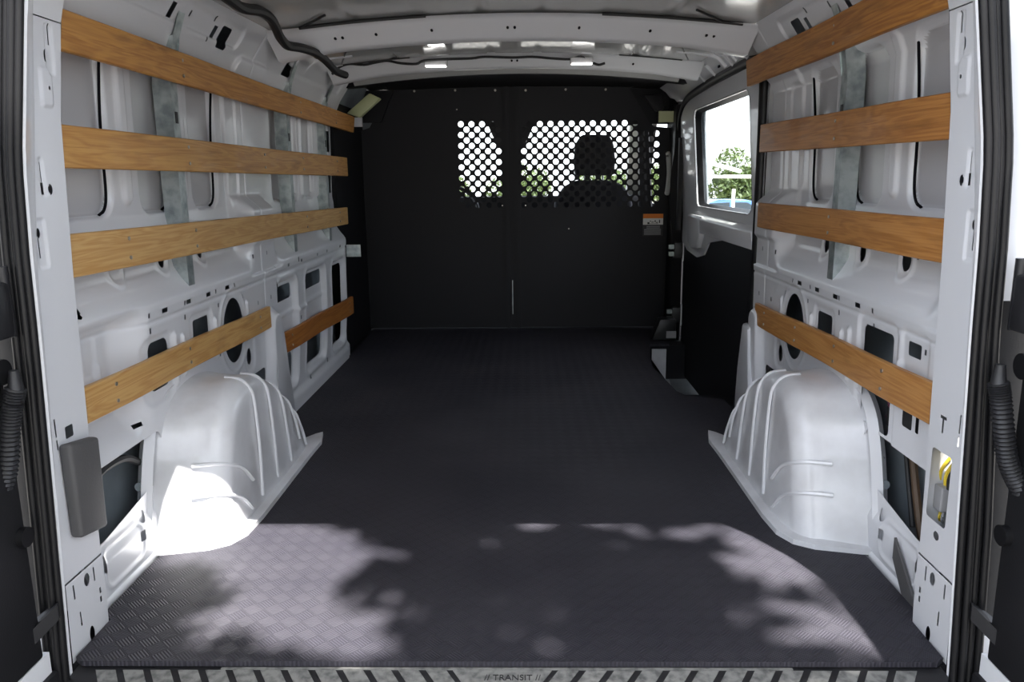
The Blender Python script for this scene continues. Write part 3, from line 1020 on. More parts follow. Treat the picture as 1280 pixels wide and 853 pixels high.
# C pillar end faces and foot
MB().loft([[(0.893 if z > 0.30 else 0.893 - 0.10 * (0.30 - z) * 1.0, 2.868, z), (0.905, 2.892, z), (0.935, 2.905, z), (0.985, 2.90, z)] for z in np.linspace(-0.2, 1.36, 30)]).build('pillar_return', M['white'], wall_right, smooth=True)
MB().prism([(2.70, 0.0), (2.93, 0.0), (2.93, 0.10), (2.895, 0.20), (2.88, 0.38), (2.79, 0.38), (2.78, 0.2)], 0, 0.845, 0.90).bevel(0.012, 2).build('pillar_foot', M['white'], wall_right, smooth=True)
MB().prism([(2.66, 0.0), (2.93, 0.0), (2.90, 0.12), (2.86, 0.22), (2.85, 0.40), (2.77, 0.43), (2.75, 0.2)], 0, -0.855, -0.90).bevel(0.012, 2).build('pillar_foot', M['white'], wall_left, smooth=True)

# B pillar trims
MB().box(-1.0, -0.93, 4.10, 4.9, -0.2, 1.45).build('pillar_trim', M['dark'], wall_left)
MB().prism([(-0.99, 1.24), (-0.80, 1.24), (-0.72, 1.42), (-0.99, 1.42)], 1, 4.74, 4.76).build('pillar_trim', M['dark'], wall_left)
MB().hexa([(-0.93, 4.42, 1.27), (-0.86, 4.42, 1.245), (-0.74, 4.42, 1.345), (-0.80, 4.42, 1.375), (-0.93, 4.47, 1.27), (-0.86, 4.47, 1.245), (-0.74, 4.47, 1.345), (-0.80, 4.47, 1.375)]).bevel(0.008).build('upper_trim', M['olive_reflex'], wall_left, smooth=True)  # olive tone stands for reflected greenery
MB().box(-0.96, -0.80, 4.84, 4.86, 1.10, 1.34).build('corner_plate', M['deep'], wall_left)
MB().box(0.66, 1.0, 4.84, 4.86, 1.22, 1.46).build('corner_plate', M['dark'], wall_right)
MB().box(-0.90, -0.855, 4.46, 4.48, 1.20, 1.25).build('trim_bracket', M['white'], wall_left)
MB().box(0.90, 1.0, 4.56, 4.9, -0.2, 1.45).build('pillar_trim', M['dark'], wall_right)
MB().box(0.80, 0.90, 4.60, 4.62, 1.215, 1.275).build('trim_bracket', M['olive_reflex'], wall_right)
MB().hexa([(0.70, 4.55, 1.36), (0.78, 4.55, 1.27), (0.82, 4.55, 1.28), (0.80, 4.55, 1.36), (0.70, 4.60, 1.36), (0.78, 4.60, 1.27), (0.82, 4.60, 1.28), (0.80, 4.60, 1.36)]).bevel(0.008).build('upper_trim', M['dark'], wall_right, smooth=True)

# ------------------------------------------------------------ sliding door
door = structure('door_1', 'sliding side door with a window, black trim below')
dx_ = lambda z: 0.945 if z < 0.8 else 0.945 - 0.075 * (z - 0.8)
plate([(2.95, 0.63), (3.55, 0.63), (3.80, 0.60), (3.90, 0.53), (4.05, 0.505), (4.30, 0.52), (4.44, 0.56), (4.46, 0.7), (4.44, 1.2), (4.40, 1.29), (4.30, 1.325), (2.95, 1.325)],
      [rrect2(3.60, 1.00, 0.50, 0.235, 0.05)], lambda y, z: (dx_(z) - 0.022, y, z), 'window_frame', M['white'], door, (0.03, 0, 0))
plate([(2.90, -0.19), (4.46, -0.19), (4.46, 1.36), (2.90, 1.36)], [rrect2(3.60, 1.00, 0.52, 0.255, 0.06)], lambda y, z: (dx_(z) + 0.035, y, z), 'door_skin', M['deep'], door, (0.008, 0, 0))
fr = rrect2(3.60, 1.00, 0.505, 0.240, 0.055, 6)
fr2 = rrect2(3.60, 1.00, 0.485, 0.222, 0.045, 6)
MB().loft([[(dx_(p[1]) - 0.024, p[0], p[1]) for p in fr + fr[:1]], [(dx_(p[1]) + 0.012, p[0], p[1]) for p in fr2 + fr2[:1]], [(dx_(p[1]) + 0.018, p[0], p[1]) for p in fr + fr[:1]]]).build('window_seal', M['rubber'], door, smooth=True)
wn = structure('window_1', 'window pane of the sliding door')
plate(rrect2(3.60, 1.00, 0.50, 0.235, 0.05), [], lambda y, z: (dx_(z) + 0.008, y, z), 'window_pane', M['glass'], wn)
plate([(2.95, -0.19), (4.44, -0.19), (4.44, 0.60), (4.05, 0.56), (3.9, 0.58), (3.7, 0.66), (2.95, 0.66)], [], lambda y, z: (0.932, y, z), 'door_trim', M['dark'], door, (0.03, 0, 0))
MB().prism([(0.895, 0.705), (0.952, 0.745), (0.952, 0.66), (0.90, 0.635)], 1, 3.0, 3.97).bevel(0.006).build('window_ledge', M['white'], door, smooth=True)
MB().prism([(3.88, 0.72), (4.20, 0.72), (4.18, 0.575), (4.08, 0.545), (3.96, 0.56), (3.90, 0.62)], 0, 0.895, 0.93).bevel(0.014, 3).build('latch_pocket', M['white'], door, smooth=True)
for z in (0.745,):
    MB().tube([(0.93, 3.0, 1.275), (0.92, 4.3, 1.275)], 0.012, 8).build('frame_bead', M['white'], door, smooth=True)
MB().box(0.932, 0.942, 4.42, 4.44, -0.18, 1.22).build('door_edge', M['white'], door)
MB().tube([(0.948, 4.44, -0.185), (0.948, 3.2, -0.185)], 0.008, 6).build('door_edge', M['white'], door)
# latch hardware on the front edge of the door opening
for z in (0.505, 0.135):
    lt = bpy.data.objects.new('door_latch', None)
    COL.objects.link(lt)
    lt.parent = door
    lt.location = (0.925, 4.46, z)
    MB().box(-0.045, 0.03, -0.02, 0.02, -0.045, 0.045).bevel(0.006).build('latch_body', M['black'], lt, smooth=True)
    MB().box(-0.075, -0.045, -0.015, 0.005, -0.032, -0.008).box(-0.075, -0.045, -0.015, 0.005, 0.008, 0.032).build('latch_plate', M['steel'], lt)
    MB().prism([(0.0, -0.06), (0.035, -0.05), (0.035, 0.045), (0.0, 0.07)], 1, -0.035, -0.028).build('latch_guard', M['white'], lt)
MB().loft([[(0.925, 4.445, z), (0.875 - 0.02 * math.exp(-((z - 0.83) / 0.18) ** 4), 4.49, z), (0.87, 4.53, z), (0.92, 4.56, z)] for z in np.linspace(-0.18, 1.30, 30)]).build('pillar_seal', M['rubber'], door, smooth=True)
MB().loft([[(0.905, 4.40, z), (0.885 + 0.0 * z, 4.41, z), (0.885, 4.44, z), (0.91, 4.45, z)] for z in np.linspace(0.62, 1.12, 12)]).bevel(0.0001, 1).build('latch_cover', M['black'], door, smooth=True)
# rubber seal round the side opening
t3 = bpy.data.objects.new('trim_4', None)
COL.objects.link(t3)
t3['kind'] = 'structure'
t3['label'] = 'black rubber seal around the side door opening'
MB().tube(spline([(0.905, 4.50, 1.14), (0.90, 4.44, 1.24), (0.892, 4.25, 1.305), (0.885, 3.80, 1.325), (0.882, 3.30, 1.330), (0.885, 3.02, 1.325), (0.892, 2.925, 1.28), (0.895, 2.91, 1.15), (0.897, 2.91, 0.8), (0.897, 2.91, 0.5), (0.890, 2.915, 0.3), (0.872, 2.935, 0.12), (0.865, 2.95, 0.0)], 10), 0.021, 10).build('seal_bead', M['rubber'], t3, smooth=True)

#==PART3==
# ================================================================== things fixed in the cargo bay
def screw(parent, x, y, z, s):
    MB().cyl((x, y, z), 0, 0.0045, 0.003, 8).build('screw', M['screw'], parent)


GL, GR = 'wooden slats along the left wall', 'wooden slats along the right wall'


def slat(s, y0, y1, near, far, label, m, group, screws=(), lean=0.0, xo=0.869, th=0.013):
    """near / far: (top z, bottom z) at y0 and y1"""
    t = thing('wooden_slat', (s * xo, y0, (near[0] + near[1]) / 2), label, 'slat', group)
    zc = (near[0] + near[1]) / 2
    secs = []
    n = 14
    for i in range(n + 1):
        q = i / n
        y = (y1 - y0) * q
        zt = near[0] + (far[0] - near[0]) * q - zc
        zb = near[1] + (far[1] - near[1]) * q - zc
        b = 0.0022
        a, c = -s * th / 2, s * th / 2                      # a = face towards the room
        bow_ = -s * 0.004 * math.sin(q * 3 * math.pi)

        def X(x, z):
            return x + bow_ - s * lean * (z - zb)
        secs.append([(X(a, zt), y, zt - b), (X(a + s * b, zt), y, zt), (X(c, zt), y, zt), (X(c, zb), y, zb), (X(a + s * b, zb), y, zb), (X(a, zb), y, zb + b)])
    mb = MB().loft(secs, close=True)
    mb.bm.faces.new([v for v in mb.bm.verts[:6]] if False else [mb.bm.verts[i] for i in range(6)]) if not mb.bm.verts.ensure_lookup_table() else None
    mb.bm.verts.ensure_lookup_table()
    k = len(mb.bm.verts)
    mb.bm.faces.new([mb.bm.verts[i] for i in range(k - 6, k)])
    mb.build('board', m, t)
    for y in screws:
        q = (y - y0) / (y1 - y0)
        for h in (0.25, 0.75):
            z = (near[0] * h + near[1] * (1 - h)) * (1 - q) + (far[0] * h + far[1] * (1 - h)) * q - zc
            screw(t, -s * (th / 2 + 0.001) - s * 0.004 * math.sin(q * 3 * math.pi) - s * lean * 0.04, y - y0, z, s)
    return t


wa = (0.50, 0.315, 0.135)
wl = [woodmat('wood_plank_%d' % i, a, b, d, i * 3.7) for i, (a, b, d) in enumerate((
    ((0.52, 0.250, 0.055), (0.36, 0.145, 0.025), (0.16, 0.055, 0.010)),
    ((0.54, 0.290, 0.080), (0.40, 0.180, 0.042), (0.20, 0.08, 0.020)),
    ((0.58, 0.360, 0.140), (0.46, 0.245, 0.075), (0.24, 0.11, 0.035)),
    ((0.56, 0.340, 0.125), (0.43, 0.220, 0.065), (0.20, 0.09, 0.028)),
    ((0.40, 0.155, 0.030), (0.28, 0.090, 0.014), (0.13, 0.045, 0.010)),
    ((0.46, 0.205, 0.045), (0.29, 0.105, 0.020), (0.15, 0.055, 0.012)),
    ((0.44, 0.195, 0.050), (0.30, 0.115, 0.025), (0.15, 0.06, 0.015)),
    ((0.45, 0.210, 0.060), (0.32, 0.130, 0.030), (0.16, 0.065, 0.017)),
    ((0.48, 0.240, 0.075), (0.36, 0.155, 0.042), (0.18, 0.075, 0.02))))]
slat(-1, 1.585, 4.27, (1.246, 1.168), (1.238, 1.158), 'top wooden slat on the left wall, highest and longest, just under the roof rail', wl[0], GL, (2.15, 3.27, 3.85), 0.10)
slat(-1, 1.560, 4.08, (1.025, 0.941), (1.024, 0.932), 'second wooden slat from the top on the left wall, level across the grey skin panels', wl[1], GL, (2.15, 2.80, 3.27, 3.85))
slat(-1, 1.545, 4.03, (0.812, 0.725), (0.777, 0.692), 'third wooden slat from the top on the left wall, above the pressed shelf', wl[2], GL, (1.78, 2.15, 3.27, 3.85))
slat(-1, 1.535, 2.72, (0.500, 0.424), (0.478, 0.402), 'low pale wooden slat on the left wall, crossing just above the wheel arch', wl[3], GL, (1.65, 2.05, 2.60), xo=0.866)
slat(-1, 2.84, 4.05, (0.353, 0.275), (0.316, 0.226), 'short reddish wooden slat low on the left wall beyond the wheel arch, near the partition', wl[4], GL, (2.95, 3.95), xo=0.868)
slat(1, 1.600, 2.97, (1.312, 1.222), (1.318, 1.228), 'top wooden slat on the right wall, with swirling grain, under the roof rail', wl[5], GR, (2.16,), 0.08, xo=0.853)
slat(1, 1.570, 2.83, (1.066, 0.977), (1.086, 0.992), 'second wooden slat from the top on the right wall, beside the side door window', wl[6], GR, (2.16,))
slat(1, 1.545, 2.81, (0.826, 0.740), (0.820, 0.735), 'third wooden slat from the top on the right wall, above the pressed shelf', wl[7], GR, (2.16,))
slat(1, 1.535, 2.77, (0.500, 0.414), (0.470, 0.393), 'lowest wooden slat on the right wall, crossing the round hole above the wheel arch', wl[8], GR, (1.75, 2.05, 2.35, 2.65), xo=0.866)


def post(s, y, label, zt, group):
    t = thing('steel_post', (s * 0.886, y, 0.565), label, 'post', group)
    w2 = 0.020
    path = [(0.0, 0.0), (0.0, 0.04), (0.0, 0.62), (-0.012, 0.70), (-0.050, zt - 0.565)]      # (x inward negative, z)
    face = [[(s * a, -w2, z), (s * a, w2, z)] for a, z in path]
    b = MB().loft(face).loft([[(p[0] + s * 0.0018, p[1], p[2]) for p in r] for r in face])
    b.build('face', M['steel'], t)
    for q in (-w2, w2):
        dep = [(0.0, 0.004), (0.012, 0.03), (0.035, 0.08), (0.048, 0.14), (0.048, 0.60), (0.035, 0.72)]
        MB().loft([[(s * np.interp(z, [0, .62, .70, .8], [0, 0, -.012, -.05]), q, z), (s * d, q, z)] for d, z in dep]).build('web', M['steel'], t)
    screw(t, -s * 0.001, 0, 0.018, s)
    MB().box(s * -0.002, s * 0.001, -0.007, 0.007, 0.50, 0.53).build('clip', M['black'], t)
    return t


GP = 'galvanised posts behind the slats'
post(-1, 2.155, 'galvanised steel post on the left wall nearest the rear doors', 1.372, GP)
post(-1, float(at(372, 336, x=-0.886)[1]), 'galvanised steel post on the left wall, middle of the three', 1.36, GP)
post(-1, float(at(415, 322, x=-0.886)[1]), 'galvanised steel post on the left wall nearest the partition', 1.34, GP)
post(1, 2.175, 'galvanised steel post on the right wall', 1.372, GP)

# ------------------------------------------------------------ partition
PY = 4.80
part = thing('partition', (0, PY, 0), 'black steel bulkhead partition with perforated window, behind the seats', 'partition')
X = lambda u, v: at(u, v, y=PY)
P2 = lambda u, v: tuple(float(q) for q in X(u, v)[[0, 2]])


def hole(u, v, r=0.0174, n=14):
    cx, cz = P2(u, v)
    return [(cx + r * math.cos(2 * math.pi * k / n), cz + r * math.sin(2 * math.pi * k / n)) for k in range(n)]


hl, hr = [], []
for k in range(16):
    v = 155.4 + 6.75 * k
    for i in range(4):
        hl.append(hole((583.6 if k % 2 else 576.6) + 13.25 * i + 0.12 * (k - 5), v))
    for i in range(13):
        u = (655.0 if k % 2 else 661.8) + 13.25 * i
        if u < (800 if v < 165 else 812):
            hr.append(hole(u, v - (u - 655) * 0.012))
lo = [P2(487, 109), P2(634, 107), (P2(634, 300)[0], 0.004), (-0.935, 0.004), (-0.945, 0.25), P2(437, 300), P2(437, 168), P2(462, 160)]
ro = [P2(649, 107), P2(783, 103), P2(810, 150), P2(817, 158), P2(839, 160), P2(839, 310), P2(835, 360), (0.84, 0.004), (P2(649, 300)[0] , 0.004)]
tr3 = lambda x, z: (x, 0.0, z)
plate(lo, hl, tr3, 'left_panel', M['part'], part, (0, 0.003, 0))

# the right sheet has too many holes for one fill: four bands that meet in a zigzag between the holes, one mesh


def vrow(k, u):
    return 155.4 + 6.75 * k - (u - 655) * 0.012


def zig(k):
    pts = [(649, vrow(k, 649) + 3.4)]
    for j in range(26):
        u = 655 + 6.625 * j
        own = (j % 2 == 0) == (k % 2 == 1)
        pts.append((u, vrow(k + 1 if own else k, u)))
    pts.append((839, vrow(k, 839) + 3.4))
    return pts


hr = []
for k in range(16):
    row = []
    for i in range(13):
        u = (655.0 if k % 2 else 661.625) + 13.25 * i
        if u < (800 if k < 2 else 826):
            row.append(hole(u, vrow(k, u)))
    hr.append(row)
z0 = [p for p in zig(-1) if p[0] < 803]
cuts = [zig(q) for q in (1, 3, 5, 7, 9, 11, 13)]
tops = [z0 + [(810, 150), (817, 158), (839, 160)]] + cuts
polys = [([P2(649, 107), P2(783, 103), P2(810, 150)] + [P2(*p) for p in z0][::-1], [])]
for q in range(8):
    top = [P2(*p) for p in tops[q]]
    if q < 7:
        bot = [P2(*p) for p in cuts[q]][::-1]
    else:
        bot = [P2(839, 310), P2(835, 360), (0.84, 0.004), (P2(649, 300)[0], 0.004)]
    polys.append((top + bot, [h for r_ in hr[2 * q:2 * q + 2] for h in r_]))
bmr = bmesh.new()
for o_, h_ in polys:
    t_ = plate(o_, h_, tr3, 'band', None, None, (0, 0.003, 0))
    bmr.from_mesh(t_.data)
    bpy.data.objects.remove(t_)
me = bpy.data.meshes.new('right_panel')
bmr.to_mesh(me)
bmr.free()
link('right_panel', me, M['part'], part)
xa, xb = P2(634, 300)[0], P2(649, 300)[0]
MB().box(xa - 0.008, xa + 0.018, -0.022, 0.004, 0.004, 1.440).box(xb - 0.018, xb + 0.008, -0.022, 0.004, 0.004, 1.440).box(xa, xb, 0.0, 0.006, 0.004, 1.44).build('centre_channel', M['part'], part)
for u, v in ((518, 114), (569, 113), (619, 113), (657, 113), (707, 112), (757, 112), (628, 257), (657, 257), (711, 286), (571, 137)):
    x, z = P2(u, v)
    MB().cyl((x, -0.004, z), 1, 0.0065 if v < 120 else 0.004, 0.006, 10).build('bolt', M['screw'], part)
x, z = P2(640, 350)
MB().box(x + 0.002, x + 0.006, -0.026, -0.022, P2(640, 392)[1], z).build('bare_edge', M['steel'], part)
xh, zh = P2(834, 217)
MB().tube(spline([(xh, -0.02, zh + 0.115), (xh, -0.045, zh + 0.09), (xh + 0.005, -0.055, zh), (xh, -0.045, zh - 0.09), (xh, -0.02, zh - 0.115)], 5), 0.017, 10).build('grab_handle', mat('handle_grey', (0.55, 0.57, 0.55), 0.5), part, smooth=True)
MB().hexa([(0.80, 0.02, 0.004), (0.955, 0.02, 0.004), (0.955, 0.02, 0.66), (0.85, 0.02, 0.66), (0.80, 0.03, 0.004), (0.955, 0.03, 0.004), (0.955, 0.03, 0.66), (0.85, 0.03, 0.66)]).build('edge_panel', M['part'], part)
stk = MB().box(P2(803, 0)[0] if False else P2(804, 267)[0], P2(829, 267)[0], -0.0018, 0, P2(815, 295)[1], P2(815, 267)[1]).build('warning_sticker', M['black'], part)
sx0, sx1 = P2(804, 267)[0], P2(829, 267)[0]
zz_ = [P2(815, q)[1] for q in (267.5, 273, 281)]
MB().box(sx0, sx1, -0.0028, -0.0018, zz_[1], zz_[0]).build('orange_band', M['orange'], stk)
MB().box(sx0, sx1, -0.0028, -0.0018, zz_[2], zz_[1]).build('white_band', M['paper'], stk)
mb = MB()
w_ = (sx1 - sx0)
for q, wq, zq, hq in ((0.22, 0.10, 0.25, 0.3), (0.34, 0.05, 0.55, 0.16), (0.42, 0.12, 0.4, 0.12), (0.58, 0.05, 0.55, 0.3), (0.64, 0.10, 0.35, 0.12), (0.80, 0.05, 0.5, 0.5), (0.26, 0.5, 0.15, 0.07)):
    zc = zz_[2] + (zz_[1] - zz_[2]) * zq
    hh = (zz_[1] - zz_[2]) * hq / 2
    mb.box(sx0 + w_ * q, sx0 + w_ * (q + wq), -0.0034, -0.0028, zc - hh, zc + hh)
mb.build('printed_pictogram', M['cable'], stk)
mb = MB()
zb_ = P2(815, 295)[1]
for i in range(6):
    zq = zz_[2] - (zz_[2] - zb_) * (0.15 + 0.14 * i)
    mb.box(sx0 + w_ * (0.18 if i < 2 else 0.06), sx1 - w_ * (0.15 if i < 2 else 0.1), -0.0026, -0.0018, zq - 0.0022, zq + 0.0022)
mb.build('printed_text_lines', M['conn'], stk)
bk = MB().box(float(at(433, 313, y=4.09)[0]), float(at(451, 313, y=4.09)[0]), 4.085, 4.09, float(at(440, 321, y=4.09)[2]), float(at(440, 306, y=4.09)[2])).build('steel_bracket', M['steel'])
tag(bk, 'small bare steel bracket plate joining left wall to the black partition', 'bracket')
lb = thing('latch_box', (0.80, 4.36, 0.0), 'black plastic box on the floor beside the side door step', 'box')
MB().hexa([(-0.045, 0, 0.005), (0.09, 0, 0.005), (0.09, 0, 0.125), (0.0, 0, 0.125), (-0.045, 0.10, 0.005), (0.09, 0.10, 0.005), (0.09, 0.10, 0.125), (0.0, 0.10, 0.125)]).bevel(0.006).build('housing', M['black'], lb, smooth=True)
MB().box(0.035, 0.09, -0.003, 0.0, 0.018, 0.058).build('label_plate', M['conn'], lb)
MB().box(0.745, 0.825, 4.285, 4.295, -0.202, -0.03).build('step_end_face', M['white2'], flo)  # pale tone carries the light on the end of the step

# ------------------------------------------------------------ cable runs and glowing reflection patches under the roof
pts = [at(270, -6, z=1.368), at(290, 4, z=1.375), at(300, 12, z=1.378), at(325, 16, z=1.38), at(340, 24, z=1.382), at(347, 36, z=1.382), at(352, 50, z=1.37), at(362, 59, z=1.362), at(378, 61, z=1.36), at(392, 66, z=1.362), at(405, 74, z=1.365), at(414, 80, z=1.368), at(418, 88, z=1.36), at(428, 93, z=1.352)]
pts = [at(u, v, y=yy) for u, v, yy in ((272, -12, 2.05), (288, 0, 2.15), (303, 10, 2.25), (325, 14, 2.38), (338, 23, 2.46), (345, 35, 2.53), (351, 48, 2.60), (360, 57, 2.66), (376, 60, 2.72), (392, 65, 2.82), (404, 73, 2.98), (412, 81, 3.12), (420, 89, 3.26), (432, 94, 3.34))]
h = MB().tube(spline([tuple(p) for p in pts], 5), 0.0150, 9).build('wiring_harness', M['cable'], None, smooth=True)
tag(h, 'thick black taped cable harness along the left edge of the ceiling', 'cable')
pts = [(415, 93), (424, 84), (437, 80), (455, 81), (470, 78), (484, 76), (500, 79), (520, 80), (530, 76), (560, 74), (590, 73), (606, 71), (640, 72), (665, 71), (690, 73), (712, 74), (726, 71), (738, 77), (748, 81), (756, 79)]
h = MB().tube(spline([tuple(at(u, v, y=3.565 + 0.005 * math.sin(u))) for u, v in pts], 4), 0.0055, 7).build('thin_cable', M['cable'], None, smooth=True)
tag(h, 'thin black cable clipped across the front roof bow', 'cable')
for u, v, y, z, lab in ((545, 81, 3.80, 1.394, 'front left glowing patch for a ceiling reflection, behind the thin cable'), (727, 78, 3.80, 1.394, 'front right glowing patch for a ceiling reflection, behind the thin cable'),
                        (545, 54, 3.20, 1.43, 'left glowing patch for a ceiling reflection between the two roof bows'), (727, 49, 3.20, 1.43, 'right glowing patch for a ceiling reflection between the two roof bows')):
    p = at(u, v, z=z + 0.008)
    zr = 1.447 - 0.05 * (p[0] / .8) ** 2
    l = thing('roof_glint', (float(p[0]), float(p[1]), float(p[2])), lab, 'glint', 'glowing reflection patches on the ceiling')  # bright roof reflection built as a glowing box
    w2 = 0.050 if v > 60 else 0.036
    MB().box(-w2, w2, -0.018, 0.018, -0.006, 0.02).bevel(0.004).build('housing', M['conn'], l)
    MB().box(-w2 * 0.9, w2 * 0.9, -0.030, 0.014, -0.0095, -0.006).bevel(0.0015, 1).build('lens', M['glint'], l)  # glowing face of the reflection patch

# ------------------------------------------------------------ cab
cab = structure('cab', 'driver cab seen through the perforated partition')
MB().hexa([(-0.95, 5.75, 0.30), (0.95, 5.75, 0.30), (0.95, 5.72, 0.79), (-0.95, 5.72, 0.79), (-0.95, 6.6, 0.30), (0.95, 6.6, 0.30), (0.95, 6.6, 0.74), (-0.95, 6.6, 0.74)]).bevel(0.03).build('dashboard', M['dark'], cab, smooth=True)
for s in (-1, 1):
    plate([(4.8, -0.4), (6.9, -0.4), (6.9, 0.6), (6.35, 0.80), (5.75, 1.40), (4.8, 1.45)], [[(4.96, 0.72), (6.25, 0.72), (6.25, 0.80), (5.72, 1.30), (4.96, 1.34)]], lambda y, z, s=s: (s * (0.98 - 0.06 * max(0, z - 0.7)), y, z), 'cab_side', M['dark'], cab, (s * 0.03, 0, 0))
MB().hexa([(0.80, 5.80, 1.36), (0.90, 5.80, 1.34), (0.98, 6.45, 0.72), (0.86, 6.45, 0.72), (0.80, 5.90, 1.36), (0.90, 5.90, 1.34), (0.98, 6.55, 0.72), (0.86, 6.55, 0.72)]).build('windscreen_pillar', mat('pillar_grey', (0.30, 0.31, 0.29), 0.7), cab)
MB().hexa([(-0.80, 5.80, 1.36), (-0.90, 5.80, 1.34), (-0.98, 6.45, 0.72), (-0.86, 6.45, 0.72), (-0.80, 5.90, 1.36), (-0.90, 5.90, 1.34), (-0.98, 6.55, 0.72), (-0.86, 6.55, 0.72)]).build('windscreen_pillar', M['dark'], cab)
MB().box(-0.9, 0.9, 5.68, 5.80, 1.335, 1.47).build('windscreen_header', M['dark'], cab)
MB().box(-0.95, 0.95, 6.55, 7.3, -0.4, 0.60).bevel(0.05).build('bonnet', M['white'], cab, smooth=True)
MB().tube([(0.80, 5.10, 1.25), (0.82, 5.08, 0.9), (0.84, 5.06, 0.5)], 0.022, 6).build('seat_belt', M['dark'], cab)
MB().prism([(0.79, 0.60), (0.865, 0.60), (0.835, 1.34), (0.76, 1.34)], 1, 5.15, 5.22).build('door_pillar', M['dark'], cab)
w2_ = structure('window_2', 'windscreen of the cab')
MB().loft([[(-0.86, 5.80, 1.34), (0.86, 5.80, 1.34)], [(-0.94, 6.5, 0.70), (0.94, 6.5, 0.70)]]).build('windscreen_pane', M['glass'], w2_)
mi = thing('rear_view_mirror', (-0.055, 5.62, 1.20), 'dark rear view mirror behind the partition centre post', 'mirror')
MB().prism([(-0.17, 0.10), (0.17, 0.10), (0.10, -0.06), (0.06, -0.10), (-0.06, -0.10), (-0.10, -0.06)], 1, -0.02, 0.03).bevel(0.01).build('mirror_housing', M['black'], mi, smooth=True)
MB().tube([(0, 0.0, 0.08), (0, 0.06, 0.16)], 0.02, 8).build('mirror_stem', M['black'], mi)
# passenger seat
st_ = thing('front_seat', (0.50, 5.35, 0.0), 'dark passenger seat with headrest seen through the perforated panel', 'seat')


def cushion(name, pts, y0, y1, r, m, parent):
    MB().prism(pts, 1, y0, y1).bevel(r, 3).build(name, m, parent, smooth=True)


cushion('backrest', [(-0.24, 0.15), (0.24, 0.15), (0.27, 0.55), (0.25, 0.77), (0.19, 0.865), (0.10, 0.895), (-0.12, 0.895), (-0.20, 0.855), (-0.26, 0.76), (-0.27, 0.55)], -0.06, 0.08, 0.022, M['seat'], st_)
cushion('headrest', [(-0.125, 0.925), (0.13, 0.925), (0.14, 1.02), (0.125, 1.13), (0.095, 1.185), (-0.085, 1.19), (-0.125, 1.13), (-0.135, 1.02)], -0.05, 0.05, 0.018, M['seat'], st_)
cushion('seat_cushion', [(-0.26, 0.05), (0.26, 0.05), (0.26, 0.2), (-0.26, 0.2)], 0.08, 0.5, 0.03, M['seat'], st_)
for x in (-0.06, 0.06):
    MB().cyl((x, 0, 0.91), 2, 0.007, 0.10, 8).build('headrest_rod', M['steel'], st_)
sw = thing('steering_wheel', (-0.48, 5.55, 0.68), 'dark steering wheel rim behind the left perforated window', 'steering wheel')
MB().tube([(0.19 * math.cos(a), 0.05 * math.sin(a), 0.18 * math.sin(a)) for a in np.linspace(0, 2 * math.pi, 33)], 0.014, 8, caps=False).build('wheel_rim', M['black'], sw, smooth=True)
MB().cyl((0, 0.0, 0), 1, 0.06, 0.05, 16).build('wheel_hub', M['black'], sw, smooth=True)
MB().box(-0.18, 0.18, -0.008, 0.008, -0.015, 0.015).box(-0.015, 0.015, -0.008, 0.008, -0.17, 0.0).build('wheel_spoke', M['black'], sw)

